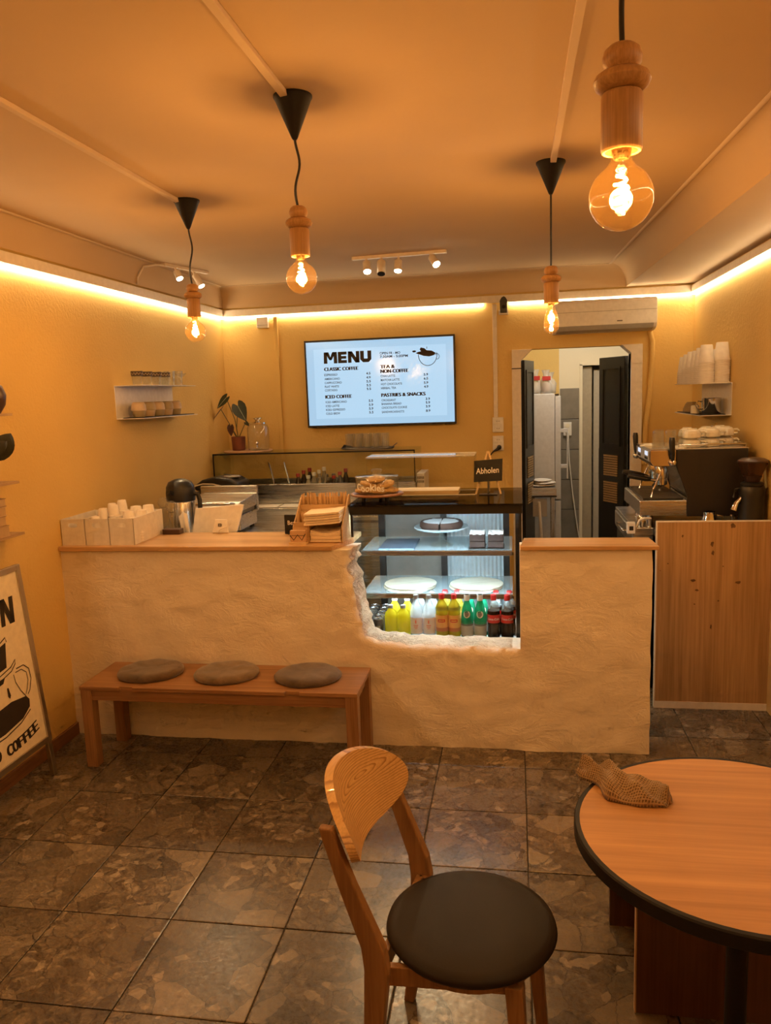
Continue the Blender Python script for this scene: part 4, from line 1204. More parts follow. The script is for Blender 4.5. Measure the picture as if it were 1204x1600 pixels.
# contact grill in steel
t = thing('contact_grill', 'steel contact grill with sloping lid and handle behind the till', 'grill', (-1.97, 5.0, WT))
MB().box(-.20, .20, -.17, .17, .02, .115).build('base', m_steel, t, bevel=.006)
for sx in (-.17, .17):
    for sy in (-.14, .14): m = MB(); m.lathe([(.015, 0), (.015, .021)], 12, (sx, sy, 0)); m.build('foot', m_black, t)
m = MB(); m.prism([(-.17, .155), (-.15, .14), (.17, .14), (.19, .16), (.16, .225), (-.13, .205)], 'x', -.20, .20); m.build('lid', m_steel, t, bevel=.008)
m = MB(); m.box(-.19, .19, -.155, .16, .117, .139); m.build('hot_plate', m_darksteel, t)
m = MB(); m.tube([(-.15, -.14, .19), (-.15, -.205, .20), (.15, -.205, .20), (.15, -.14, .19)], .012, 10); m.build('handle', m_chrome, t, smooth=.9)
m = MB(); m.box(-.205, .205, .18, .21, .10, .275); m.build('hinge_bar', m_steel, t, bevel=.004)
m = MB(); m.tube([(.09, -.1715, .065), (.09, -.19, .065)], .017, 16); m.build('dial', m_black, t)
t = thing('waffle_iron', 'black rounded waffle iron with pale stripe behind the grill', 'appliance', (-2.18, 5.62, WT))
MB().box(-.16, .16, -.12, .12, 0, .20).build('base', m_black, t, bevel=.01)
m = MB(); m.prism([(-.17, .205), (-.17, .245), (-.11, .285), (.0, .305), (.10, .295), (.17, .26), (.175, .205)], 'y', -.14, .13); m.build('lid', m_black, t, bevel=.02, seg=4)
m = MB()
for k, (xa, za, xb, zb_) in enumerate(((-.168, .242, -.10, .258), (-.10, .258, -.02, .255), (-.02, .255, .06, .235))): m.bar((xa, -.141, za), (xb, -.141, zb_), .009, .003, side=(0, 0, 1))
m.build('stripe', m_white, t)
m = MB(); m.ball((.085, -.02, .297), (.07, .06, .012), 16, 8); m.build('badge_plate', plain('grey_plate', (.2, .18, .16), .4), t, smooth=2)

# ================================================================== till tablet, card reader
t = thing('till_tablet', 'white till tablet seen from behind, leaning back on the counter', 'tablet', (-1.73, 4.3, WT))
def slab(m, P, th):
    a, b, c_, d_ = [Vector(p) for p in P]; nrm = (b-a).cross(d_-a).normalized()*th
    m.raw([a, b, c_, d_, a+nrm, b+nrm, c_+nrm, d_+nrm], [(0, 1, 2, 3), (7, 6, 5, 4), (0, 4, 5, 1), (1, 5, 6, 2), (2, 6, 7, 3), (3, 7, 4, 0)])
m = MB(t); slab(m, [(-1.905, 4.37, 1.02), (-1.592, 4.29, 1.062), (-1.553, 4.33, 1.218), (-1.886, 4.41, 1.185)], .010); m.build('tablet_back', m_white, t, bevel=.006, seg=3)
m = MB(t); m.prism([(-1.78, .957), (-1.68, .957), (-1.70, 1.11), (-1.76, 1.11)], 'y', 4.385, 4.40); m.build('stand_arm', m_white, t, bevel=.003)
m = MB(t); m.box(-1.82, -1.63, 4.33, 4.48, WT, WT+.012); m.build('stand_foot', m_white, t, bevel=.003)
t = thing('paper_slip', 'folded white paper slip at the left of the till tablet', 'paper', (-1.93, 4.33, WT))
m = MB(t); P = [[(-1.965+.055*k/6, 4.33+.02*math.sin(k), 1.15+.03*math.sin(k/6*PI*.8)) for k in range(7)], [(-1.948+.05*k/6, 4.34, .957) for k in range(7)]]
m.grid(P); o = m.build('slip', m_paper, t, smooth=2); md = o.modifiers.new('s', 'SOLIDIFY'); md.thickness = .003
t = thing('card_reader', 'small white card reader stand with curved cable at the till', 'card reader', (-1.664, 4.20, ZT))
m = MB(); slab(m, [(-.05, .01, .0), (.05, .01, .0), (.037, .032, .076), (-.037, .032, .076)], .01); m.build('body', m_white, t, bevel=.006, seg=3)
m = MB(); put_text(m, 'E3', .022, (-.012, .0045, .040), (1, 0, 0), (0, .25, .97), .0012); m.build('logo', m_ink, t)
m = MB(); m.tube([(-.012, .0, .004), (.0, -.006, .022), (.03, -.004, .034), (.06, .0, .046), (.066, .004, .056), (.058, .004, .052)], .0025, 6); m.build('cable', m_white, t, smooth=1)

# chalk sign for paying
t = thing('chalk_sign', 'small black chalk sign standing behind the napkin holder', 'sign', (-1.20, 4.175, ZT))
MB().box(-.072, .075, -.004, .004, 0, .108).build('board', m_slateboard, t, bevel=.002)
MB().box(-.05, .05, -.02, .02, 0, .006).build('foot', m_black, t)
m = MB(); put_text(m, 'Bezahlen', .034, (-.055, -.0046, .052), (1, 0, 0), (0, 0, 1), .0005, sx=.85); m.build('chalk_lettering', m_chalk, t)

# ================================================================== napkin and stirrer holder
HX0, HX1 = -1.148, -.882
m_hold = wood('holder_birch', (.52, .33, .15), (.68, .46, .24), 0, 1.4, .55)
t = thing('napkin_holder', 'birch napkin holder filled with napkins and wooden stirrers', 'holder', (-1.015, 4.0, ZT))
for x, nm in ((HX0, 'side_panel'), (HX1-.006, 'side_panel')):
    m = MB(t); m.prism([(3.905, ZT), (4.125, ZT), (4.125, ZT+.225), (4.10, ZT+.228), (3.905, ZT+.085)], 'x', x, x+.006); m.build(nm, m_hold, t)
m = MB(t); m.box(HX0+.006, HX1-.006, 4.119, 4.125, ZT, ZT+.215); m.build('back_panel', m_hold, t)
m = MB(t); m.box(HX0+.006, HX1-.006, 4.055, 4.061, ZT, ZT+.180); m.build('divider', m_hold, t)
m = MB(t); m.box(-1.066, -1.06, 3.91, 4.055, ZT, ZT+.105); m.build('partition', m_hold, t)
m = MB(t); m.box(HX0+.006, -1.066, 3.905, 3.911, ZT, ZT+.108); m.build('front_panel', m_hold, t)
m = MB(t); m.box(HX0+.006, HX1-.006, 3.911, 4.119, ZT, ZT+.005); m.build('base', m_hold, t)
# stirrers: each its own stick
m_stick = wood('stirrer_birch', (.58, .36, .16), (.74, .50, .26), 2, 2.0, .6)
st = MB().box(-.0035, .0035, -.0008, .0008, 0, .135).build('wooden_stirrer', m_stick)
stl = 'flat wooden stirrer standing in the rear slot of the napkin holder'
first = True
for k in range(30):
    o = st if first else st.copy()
    if not first: C.objects.link(o)
    first = False
    o.location = (HX0+.013+k*.0081, 4.085+random.uniform(-.012, .02), ZT+.102+random.uniform(-.004, .008)); o.rotation_euler = (random.uniform(-.05, .05), random.uniform(-.06, .06), random.uniform(-.3, .3))
    tag(o, stl, 'stirrer', 'wooden stirrers in the rear slot')
m = MB(t); m.box(HX0+.006, HX1-.006, 4.061, 4.119, ZT+.096, ZT+.101); m.build('stirrer_shelf', m_hold, t)
for k in range(11):
    o = st.copy(); C.objects.link(o); o.scale = (1.6, 1.6, 1)
    u = (k % 6)/5; r_ = k//6
    o.location = (HX0+.018+u*.05, 3.945+r_*.06, ZT+.016); o.rotation_euler = (random.uniform(-.22, .05), random.uniform(-.35, .35), random.uniform(-.6, .6))
    tag(o, 'wooden cutlery stick leaning in the front left slot of the holder', 'stick', 'wooden sticks in the front slot')
# napkins: two sagging stacks of separate sheets
def napkin(z, th, sag, label, dx=0, x0=-1.058, x1=-.892, y0=3.902, y1=4.05, tilt=0):
    m = MB(); P = []; Q = []
    for i in range(9):
        u = i/8; row = []; row2 = []
        for j in range(5):
            v = j/4
            zz = z - sag*math.sin(PI*u)*(1-.5*v) + tilt*(u-.5) + .004*v
            row.append((x0+(x1-x0)*u+dx, y0+(y1-y0)*v, zz)); row2.append((x0+(x1-x0)*u+dx, y0+(y1-y0)*v, zz+th))
        P.append(row); Q.append(row2)
    m.grid(P); m.grid([r[::-1] for r in Q])
    m.grid([[P[i][0], Q[i][0]] for i in range(9)]); m.grid([[P[i][-1], Q[i][-1]] for i in range(9)])
    m.grid([[P[0][j], Q[0][j]] for j in range(5)]); m.grid([[P[-1][j], Q[-1][j]] for j in range(5)])
    bmesh.ops.remove_doubles(m.bm, verts=m.bm.verts, dist=.0002)
    o = m.build('napkin', m_napkin, smooth=.8)
    tag(o, label, 'napkin', 'napkins in the holder')
for k in range(6): napkin(ZT+.0055+k*.0105, .0082, .0 if k < 2 else .004*(k-1), 'kraft napkin in the lower sagging pile of the holder', x0=-1.056+.0015*(k % 3), x1=-.893-.002*(k % 2), y0=3.902+.004*(k % 2))
for k in range(5): napkin(ZT+.100+k*.0125, .0098, .002, 'pale napkin in the upper pile sticking out of the holder', x0=-1.082+.004*(k % 2), x1=-.893, y0=3.886+.005*(k % 2), y1=4.05, tilt=.014)
# little card box with zigzag print
t = thing('card_box', 'small kraft box with black zigzag print before the napkin holder', 'box', (-1.112, 3.882, ZT))
MB().box(-.047, .047, -.022, .016, 0, .012).build('tray', m_board, t, bevel=.001)
MB().box(-.041, .041, -.016, .012, .0122, .072).build('cards', plain('kraft_card', (.62, .38, .2), .7), t, bevel=.001)
m = MB(); stroke2(m, [(-.041, .048), (-.022, .022), (0, .05), (.022, .022), (.041, .055)], .005, (0, -.0165, 0), (1, 0, 0), (0, 0, 1)); stroke2(m, [(-.035, .046), (.035, .046)], .003, (0, -.0166, 0), (1, 0, 0), (0, 0, 1)); m.build('zigzag_print', m_ink, t)

# ================================================================== prep counter with glass guard at the back wall
t = thing('prep_counter', 'steel prep counter with glass guard along the back wall', 'counter', (-1.55, 6.17, 0))
PX0, PX1 = -2.395, -.762
m = MB(t); m.box(PX0, PX1, 5.86, 6.48, .12, .955); m.build('cabinet', m_steelv, t, bevel=.004)
for k in range(3):
    x0 = PX0+.02+k*.533; m = MB(t); m.box(x0, x0+.515, 5.842, 5.859, .16, .90); d_ = m.build('door', m_steel, t, bevel=.003)
    m = MB(t); m.box(x0+.03, x0+.485, 5.832, 5.842, .855, .872); m.build('handle', m_darksteel, d_)
m = MB(t); m.box(PX0, PX1, 5.80, 6.48, .956, .978); m.build('work_ledge', m_steel, t, bevel=.003)
m = MB(t); m.box(PX0, PX1, 6.0, 6.02, .979, 1.142); m.build('front_upstand', m_steel, t, bevel=.003)
m = MB(t); m.box(PX0, PX0+.02, 6.021, 6.44, .979, 1.142); m.box(PX1-.02, PX1, 6.021, 6.44, .979, 1.142); m.box(PX0, PX1, 6.441, 6.46, .979, 1.142); m.build('well_walls', m_steel, t)
m = MB(t); m.box(PX0+.021, PX1-.021, 6.021, 6.44, 1.0, 1.03); m.build('well_floor', m_darksteel, t)
m = MB(t); m.box(PX0, PX1, 6.0, 6.45, 1.385, 1.391); m.build('glass_top', m_pane, t)
m = MB(t); m.box(PX0, PX1, 6.002, 6.008, 1.143, 1.385); m.build('glass_front', glass('guard_glass', (.93, .95, .92), .35), t)
m = MB(t); m.box(PX0, PX0+.006, 6.009, 6.45, 1.143, 1.384); m.build('glass_side', m_pane, t)
m = MB(t); m.box(PX1-.006, PX1, 6.009, 6.45, 1.143, 1.384); m.build('glass_side', m_pane, t)
m = MB(t); m.box(PX0-.002, PX1+.002, 5.997, 6.003, 1.383, 1.394); m.build('edge_trim', m_matblack, t)
for x in (PX0-.002, PX1-.006):
    m = MB(t); m.box(x, x+.008, 5.996, 6.004, 1.143, 1.383); m.build('corner_post', m_matblack, t)
# white paper sheets on the ledge
for x, lb in ((-1.95, 'left white cutting sheet on the steel prep ledge'), (-1.69, 'right white cutting sheet on the steel prep ledge')):
    o = MB().box(x-.122, x+.122, 5.815, 5.985, .9785, .988).build('cutting_sheet', m_paper, bevel=.002); tag(o, lb, 'board', 'white sheets on the prep ledge')
# sauce bottles standing in the well
def sauce(x, y, h, cap, body, label):
    t = thing('sauce_bottle', label, 'bottle', (x, y, 1.0305), group='sauce bottles in the prep counter')
    MB().lathe([(0, 0), (.024, 0), (.026, .01), (.026, h*.58), (.013, h*.8), (.013, h*.86)], 14).build('body', body, t, smooth=.8)
    MB().lathe([(.0165, h*.855), (.0165, h*.98), (.014, h)], 14).build('cap', cap, t, smooth=.6)
m_redcap = plain('red_cap', (.42, .03, .02), .35); m_whitecap = plain('white_cap', (.8, .78, .74), .4); m_greycap = plain('grey_cap', (.22, .19, .16), .4)
m_dkb = plain('dark_bottle', (.05, .03, .02), .15); m_lbb = plain('pale_bottle', (.4, .34, .25), .2)
for k, (x, y, h, cap, body, lb) in enumerate((
    (-1.725, 6.10, .185, m_redcap, m_dkb, 'front red-capped sauce bottle at the left of the prep counter'), (-1.705, 6.20, .2, m_redcap, m_dkb, 'middle red-capped sauce bottle at the left of the prep counter'), (-1.68, 6.30, .21, m_redcap, m_dkb, 'rear red-capped sauce bottle at the left of the prep counter'),
    (-1.635, 6.08, .17, m_whitecap, m_lbb, 'front white-capped sauce bottle in the prep counter'), (-1.61, 6.17, .185, m_whitecap, m_lbb, 'second white-capped sauce bottle in the prep counter'), (-1.59, 6.26, .195, m_whitecap, m_lbb, 'third white-capped sauce bottle in the prep counter'), (-1.57, 6.35, .21, m_whitecap, m_lbb, 'rear white-capped sauce bottle in the prep counter'),
    (-1.54, 6.08, .15, m_greycap, m_lbb, 'front left grey-capped sauce bottle in the prep counter'), (-1.515, 6.2, .165, m_greycap, m_lbb, 'middle left grey-capped sauce bottle in the prep counter'), (-1.475, 6.08, .15, m_greycap, m_dkb, 'front right grey-capped sauce bottle in the prep counter'), (-1.455, 6.2, .17, m_greycap, m_dkb, 'rear right grey-capped sauce bottle in the prep counter'),
    (-1.425, 6.08, .165, m_redcap, m_dkb, 'front red-capped sauce bottle at the right of the prep counter'), (-1.40, 6.19, .185, m_redcap, m_dkb, 'middle red-capped sauce bottle at the right of the prep counter'), (-1.375, 6.3, .2, m_redcap, m_dkb, 'rear red-capped sauce bottle at the right of the prep counter'))):
    sauce(x, y, h, cap, body, lb)
# ladle handles leaning in the pans
for x, lb in ((-1.98, 'left steel ladle leaning in the prep counter well'), (-1.85, 'right steel ladle leaning in the prep counter well')):
    t = thing('ladle', lb, 'ladle', (x, 6.25, 1.03), group='ladles in the prep counter')
    m = MB(); m.tube([(.03, -.05, .03), (-.005, .0, .15), (-.04, .03, .26), (-.043, .045, .265)], .006, 8, flat=.5); m.build('handle', m_chrome, t, smooth=1)
    m = MB(); m.lathe([(0, .0), (.02, .004), (.032, .02), (.034, .03)], 16, (.035, -.055, .002), cap=False); m.build('bowl', m_chrome, t, smooth=1)
# round board with plant and jar on top of the guard
GT = 1.391
o = MB().lathe([(0, 0), (.19, 0), (.2, .006), (.2, .012), (.196, .016), (0, .016)], 40).build('round_board', wood('board_round', (.42, .24, .12), (.58, .36, .19), 0, 1, .5), smooth=.5)
o.location = (-2.165, 6.2, GT+.0005); tag(o, 'round wooden board on the glass guard under the plant', 'board')
BZ = GT+.0175
t = thing('potted_plant', 'young plant with large arrow leaves in a terracotta pot', 'plant', (-2.243, 6.2, BZ))
MB().lathe([(0, 0), (.05, 0), (.053, .003), (.058, .108), (.054, .112), (.05, .108), (.05, .095), (0, .095)], 28).build('pot', plain('terracotta', (.20, .06, .032), .7), t, smooth=.6)
MB().lathe([(0, .099), (.0495, .096)], 20, cap=False).build('soil', plain('soil', (.03, .02, .012), .95, bs=.5, scale=80), t)
m_al = plain('arrow_leaf_green', (.022, .03, .014), .35, var=.2); m_vein = plain('leaf_vein', (.35, .38, .25), .5); m_stalk = plain('plant_stalk', (.10, .085, .03), .5); m_under = plain('purple_leaf_back', (.06, .018, .016), .5)
def arrow_leaf(stalk, base, tip, width, facing, mat, vein=True):
    m = MB(); m.tube(stalk + [base], .0035, 6); st_ = m.build('stalk', m_stalk, t, smooth=2)
    base, tip = Vector(base), Vector(tip); d = tip-base; ln = d.length; d.normalize()
    sd = d.cross(Vector(facing)).normalized(); up = sd.cross(d).normalized()
    half = [(-.22, .30), (-.26, .52), (-.12, .82), (.1, 1.0), (.35, .92), (.6, .65), (.82, .32), (1.0, 0)]
    P = []
    for u, wv in half: 
        c = base+d*(ln*u)
        P.append([c-sd*(width*wv)+up*(.10*width*wv), base+d*(ln*max(0, u))+up*0, c+sd*(width*wv)+up*(.10*width*wv)])
    m = MB(); m.grid(P); lf = m.build('leaf', mat, t, smooth=2)
    if vein:
        m = MB(); m.tube([base+up*.002-up*0, base+d*ln*.5+up*.002, base+d*ln*.9+up*.002], .0022, 6); m.tube([base-up*.002, base+d*ln*.5-up*.002, base+d*ln*.9-up*.002], .0022, 6); m.build('vein', m_vein, lf, smooth=2)
arrow_leaf([(0, 0, .09), (-.01, 0, .18)], (.02, -.02, .36), (.095, -.05, .235), .062, (0, -1, .25), m_al)
arrow_leaf([(0, 0, .09), (-.02, 0, .25)], (-.075, -.02, .43), (-.155, -.03, .345), .04, (.3, -.6, .8), m_al)
arrow_leaf([(0, 0, .09), (-.06, 0, .2)], (-.125, -.02, .335), (-.232, -.02, .215), .045, (.35, -.12, .9), m_under, False)
arrow_leaf([(0, 0, .09), (-.02, -.01, .12)], (-.05, -.03, .195), (-.045, -.04, .115), .03, (0, -1, .1), m_under, False)
arrow_leaf([(0, 0, .09), (.04, 0, .17)], (.070, -.0, .225), (.10, -.0, .195), .016, (0, -1, .4), m_al, False)
t = thing('drink_dispenser', 'clear glass drinks dispenser with small tap beside the plant', 'dispenser', (-2.072, 6.2, BZ))
MB().lathe([(0, .002), (.08, .002), (.086, .01), (.088, .03), (.088, .175), (.078, .2), (.062, .208)], 32, cap=False).build('jar', glass('jar_glass', (.95, .95, .92), 1.4, .03, .05, (.9, .85, .72)), t, smooth=.9)
MB().lathe([(0, 0), (.085, 0), (.085, .004), (0, .006)], 32).build('jar_base', m_drink, t, smooth=.6)
MB().lathe([(.062, .2085), (.07, .211), (.07, .222), (.04, .23), (.02, .232)], 32).build('lid', m_chrome, t, smooth=.6)
MB().lathe([(.012, .23), (.024, .246), (.04, .256), (.042, .262), (.0, .264)], 20).build('lid_knob', m_chrome, t, smooth=.8)
m = MB(); m.tube([(.02, -.087, .035), (.022, -.118, .035), (.023, -.122, .02)], .007, 8); m.ball((.022, -.112, .058), .013); m.tube([(.022, -.112, .036), (.022, -.112, .052)], .004, 8); m.build('tap', m_chrome, t, smooth=1)
# tray with tumblers on the guard
t = thing('serving_tray', 'dark leaf-shaped tray holding the row of tall glasses', 'tray', (-1.175, 6.2, GT+.0005))
m = MB(); m.prism([(-.20, 0), (-.155, .075), (-.12, .085), (.17, .085), (.215, .03), (.215, -.03), (.17, -.085), (-.12, -.085), (-.155, -.075)], 'z', 0, .008); m.build('tray_base', m_darksteel, t, bevel=.002)
m = MB(); m.tube([(-.205, 0, .008), (-.155, -.078, .012), (-.12, -.087, .012), (.17, -.087, .012), (.22, -.03, .012), (.22, .03, .012), (.17, .087, .012), (-.12, .087, .012), (-.155, .078, .012), (-.205, 0, .008)], .005, 6); m.build('tray_rim', m_darksteel, t, smooth=1)
m = MB(); m.tube([(.205, 0, .012), (.25, -.01, .045)], .008, 8, flat=.4); m.build('handle', m_darksteel, t)
m = MB(); m.raw([(-.205, 0, .012), (-.17, -.055, .045), (-.10, -.07, .03), (-.12, .0, .02)], [(0, 1, 2, 3)]); m.build('leaf_tip', m_darksteel, t)
gl0 = MB().lathe([(0, .004), (.024, .004), (.026, .0), (.028, .004), (.0325, .118), (.031, .118), (.0265, .009), (0, .009)], 18, cap=False).build('tall_glass', m_drink, smooth=.9)
first = True
for j, y in enumerate((6.162, 6.236)):
    for k in range(5):
        o = gl0 if first else gl0.copy()
        if not first: C.objects.link(o)
        first = False
        o.location = (-1.305+k*.0705, y, GT+.009)
        tag(o, 'clear tall glass %s in the %s row on the tray' % (['first from the left', 'second from the left', 'in the middle', 'second from the right', 'first from the right'][k], ['front', 'back'][j]), 'glass', 'tall glasses on the tray')
# white crate at the right end of the prep counter
t = thing('plastic_crate', 'small white plastic crate with slots at the end of prep counter', 'crate', (-.70, 6.2, 0))
m = MB(t); m.box(-.757, -.695, 6.05, 6.35, .3, 1.205); m.build('crate_stack', m_white, t, bevel=.004)
for r_ in range(2):
    for k in range(5): m = MB(t); m.box(-.751+k*.011, -.745+k*.011, 6.0485, 6.0502, 1.13+r_*.03, 1.15+r_*.03); m.build('slot', m_black, t)
for sx in (-.755, -.71): m = MB(t); m.box(sx, sx+.012, 6.06, 6.34, 0, .3); m.build('leg', m_steelv, t)
# ================================================================== refrigerated display case
FX0, FX1, FY0, FY1 = -.872, .030, 4.065, 4.66
m_fled = emit('display_led', FRIDGE_COL, FRIDGE_E)
m_lining = plain('fridge_lining', (.72, .78, .80), .3)
m_toptint = glass('dark_tinted_glass', (.42, .40, .37), .55, .03)
t = thing('display_fridge', 'glass refrigerated display case lit from inside behind the opening', 'display case', ((FX0+FX1)/2, 4.36, 0))
m = MB(t); m.box(FX0, FX1, FY0, FY1, 0, .478); m.build('base_cabinet', m_black, t, bevel=.004)
m = MB(t); m.box(FX0+.008, FX1-.008, FY0+.012, FY1-.01, .479, .495); m.build('cabinet_floor', m_lining, t)
m = MB(t); m.box(FX0+.01, FX1-.01, FY0, FY0+.006, .48, 1.20); m.build('front_glass', m_pane, t)
m = MB(t); m.box(FX0, FX0+.006, FY0, FY1-.03, .48, 1.20); m.build('side_glass', m_pane, t)
m = MB(t); m.box(FX1-.006, FX1, FY0, FY1-.03, .48, 1.20); m.build('side_glass', m_pane, t)
for x in (FX0, FX1-.012):
    m = MB(t); m.box(x, x+.012, FY0-.002, FY0+.010, .48, 1.2); m.build('corner_strip', m_black, t)
m = MB(t); m.box(FX1-.032, FX1-.0065, 4.10, 4.135, .48, 1.2); m.build('right_post', m_black, t)
for x in (-.80, -.425, -.055):
    m = MB(t); m.box(x-.018, x+.018, FY1-.05, FY1-.015, .496, 1.2); m.build('rear_post', m_black, t)
m = MB(t); m.box(FX0, FX1, FY0+.005, FY1, 1.222, 1.236); m.box(FX0-.004, FX1+.004, FY0-.004, FY0+.005, 1.190, 1.236); m.box(FX0, FX1, FY1-.02, FY1, 1.2005, 1.2215); m.box(FX0, FX0+.012, FY0+.0055, FY1-.021, 1.2005, 1.2215); m.box(FX1-.012, FX1, FY0+.0055, FY1-.021, 1.2005, 1.2215); m.build('top_frame', m_black, t, bevel=.001)
m = MB(t); m.box(FX0-.012, FX1+.008, FY0-.016, FY1+.06, 1.2365, 1.2445); m.build('top_glass', m_toptint, t, bevel=.001)
# rear doors: smooth pane on the left, fluted panel on the right
m = MB(t); m.box(-.80, -.43, FY1-.014, FY1-.008, .496, 1.2); m.build('rear_door', plain('grey_rear_door', (.28, .25, .22), .25), t)
m = MB(t)
P = []
for k in range(61): 
    x = -.42+.36*k/60; P.append([(x, FY1-.012+.004*math.cos(k*PI/2*1.0), z) for z in (.496, 1.2)])
m.grid(P); m.build('fluted_rear_door', plain('pale_fluted_panel', (.62, .70, .74), .3), t)
# shelves
for zs in (.972, .732):
    m = MB(t); m.box(FX0+.03, FX1-.05, 4.168, 4.60, zs-.006, zs); sh_ = m.build('glass_shelf', glass('shelf_glass', (.86, .93, .95), .7, .05, .25, (.7, .82, .88)), t)
    m = MB(t); m.box(FX0+.03, FX1-.05, 4.152, 4.167, zs-.024, zs+.004); m.build('front_rail', m_steel, sh_, bevel=.002)
    for x in (FX0+.022, FX1-.050):
        m = MB(t); m.box(x, x+.008, 4.16, 4.62, zs-.022, zs-.006); m.build('bracket', m_chrome, sh_)
    m = MB(t); m.box(FX0+.05, FX1-.07, 4.170, 4.186, zs-.014, zs-.007); m.build('led_bar', m_fled, sh_)
m = MB(t); m.box(FX0+.03, FX1-.04, FY0+.008, FY0+.028, 1.212, 1.221); m.build('led_bar', m_fled, t)

# ---- upper shelf
ZS1 = .9725
t = thing('slate_board', 'square bluish slate plate on the upper display shelf', 'plate', (-.65, 4.335, ZS1))
MB().box(-.098, .098, -.145, .145, .0, .011).build('slate', plain('blue_slate', (.10, .14, .20), .5, bs=.2), t, bevel=.002)
for s in (-1, 1): m = MB(); m.tube([(s*.085, -.12, -.0), (s*.085, .12, -.0)], .0001, 4)
t = thing('cake_stand', 'glass footed cake stand in the middle of the upper shelf', 'cake stand', (-.412, 4.34, ZS1))
MB().lathe([(0, 0), (.062, 0), (.064, .006), (.05, .014), (.02, .024), (.013, .04), (.020, .052), (.012, .064), (.018, .085), (.04, .094)], 32).build('foot', m_drink, t, smooth=.9)
m = MB(); P = []
for k in range(72):
    a_ = 2*PI*k/72; s_ = 1+.012*math.cos(a_*24)
    P.append([(r*s_*math.cos(a_), r*s_*math.sin(a_), z) for r, z in ((0.001, .096), (.13, .097), (.150, .108), (.152, .101), (.132, .092), (0.001, .091))])
m.grid(P, True); m.build('plate', glass('milky_plate', (.88, .94, .95), .7, .05, .3, (.8, .88, .92)), t, smooth=.8)
def cake_mat():
    mm, n, out = nt('sugared_cake')
    b = pbsdf(n, (.06, .03, .02), .8)
    tc = n.nodes.new('ShaderNodeTexCoord'); sx = n.nodes.new('ShaderNodeSeparateXYZ'); L(n, tc.outputs['Object'], sx.inputs[0])
    ln_ = n.nodes.new('ShaderNodeVectorMath'); ln_.operation = 'LENGTH'
    cb = n.nodes.new('ShaderNodeCombineXYZ'); L(n, sx.outputs[0], cb.inputs[0]); L(n, sx.outputs[1], cb.inputs[1]); L(n, cb.outputs[0], ln_.inputs[0])
    ns = tnoise(n, tc.outputs['Object'], 40, 4, .6)
    ad = n.nodes.new('ShaderNodeMath'); ad.operation = 'MULTIPLY_ADD'; ad.inputs[1].default_value = .03; L(n, ns.outputs['Fac'], ad.inputs[0]); L(n, ln_.outputs['Value'], ad.inputs[2])
    fac = ramp(n, ad.outputs[0], [(.108, (1, 1, 1)), (.116, (0, 0, 0))])
    zz = n.nodes.new('ShaderNodeMath'); zz.operation = 'GREATER_THAN'; zz.inputs[1].default_value = .0305; L(n, sx.outputs[2], zz.inputs[0])
    f2_ = mix(n, (0, 0, 0), fac, zz.outputs[0])
    L(n, mix(n, (.055, .025, .016), (.82, .83, .84), f2_), b.inputs['Base Color'])
    bump(n, ns.outputs['Fac'], .5, .01, b)
    L(n, b.outputs[0], out.inputs[0]); return mm
t = thing('chocolate_cake', 'round chocolate cake dusted with sugar on the glass stand', 'cake', (-.412, 4.34, ZS1+.0985))
mc = cake_mat()
for q, (a0, a1) in enumerate(((-88, 88), (92, 268))):
    m = MB(); n = 30; ring = []
    for (r, z) in ((.0, .0), (.112, 0), (.119, .012), (.118, .030), (.110, .040), (.095, .036), (.0, .036)):
        ring.append([(r*math.cos(R(a0+(a1-a0)*k/n))*(1+.012*math.sin(k*2.1+q)) + (.0015 if q == 0 else -.0015), r*math.sin(R(a0+(a1-a0)*k/n)), z) for k in range(n+1)])
    # put sugar height test in stand coordinates
    m.grid(ring)
    V = [ring[k][0] for k in range(7)]; W_ = [ring[k][-1] for k in range(7)]
    m.raw(V, [(0, 1, 2, 3, 4, 5, 6)]); m.raw(W_, [(0, 1, 2, 3, 4, 5, 6)])
    o = m.build('cake_half', mc, t, smooth=.7)
    for v in o.data.vertices: v.co.z += 0
m_brownie = plain('brownie', (.045, .02, .013), .8, bs=.6, scale=60, var=.3)
m_drizzle = plain('white_drizzle', (.72, .70, .68), .5)
for x, lb in ((-.207, 'stack of drizzled brownies next to the cake stand'), (-.107, 'stack of drizzled brownies at the right end of the shelf')):
    t = thing('brownie_stack', lb, 'brownies', (x, 4.26, ZS1), group='brownie stacks in the display')
    MB().box(-.046, .046, -.07, .07, 0, .008).build('tray', m_black, t)
    for k in range(2):
        for yy in (-.033, .033):
            m = MB(); m.box(-.041, .041, yy-.031, yy+.031, .009+k*.038, .045+k*.038); o = m.build('brownie', m_brownie, t, bevel=.004)
    m = MB()
    for k in range(7):
        yy = -.058+k*.019; m.tube([(-.039+.0098*q, yy+.007*math.sin(q*1.9+k), .0845) for q in range(9)], .0036, 6)
    m.build('drizzle', m_drizzle, t)
# ---- lower shelf: pale round boards in two piles
m_disc = wood('pale_round_board', (.62, .58, .47), (.78, .74, .62), 0, 1, .5)
for x, side in ((-.60, 'left'), (-.225, 'right')):
    for k in range(2):
        o = MB().lathe([(0, 0), (.148, 0), (.15, .003), (.15, .007), (.148, .010), (0, .010)], 48).build('round_board', m_disc, smooth=.5)
        o.location = (x+(.004 if k else 0), 4.33+(.008 if k else 0), .7325+.0102*k); o.rotation_euler = (0, 0, .4*k)
        tag(o, '%s pale round board of the %s pile on the lower display shelf' % (['lower', 'upper'][k], side), 'board', 'round boards on the lower display shelf')

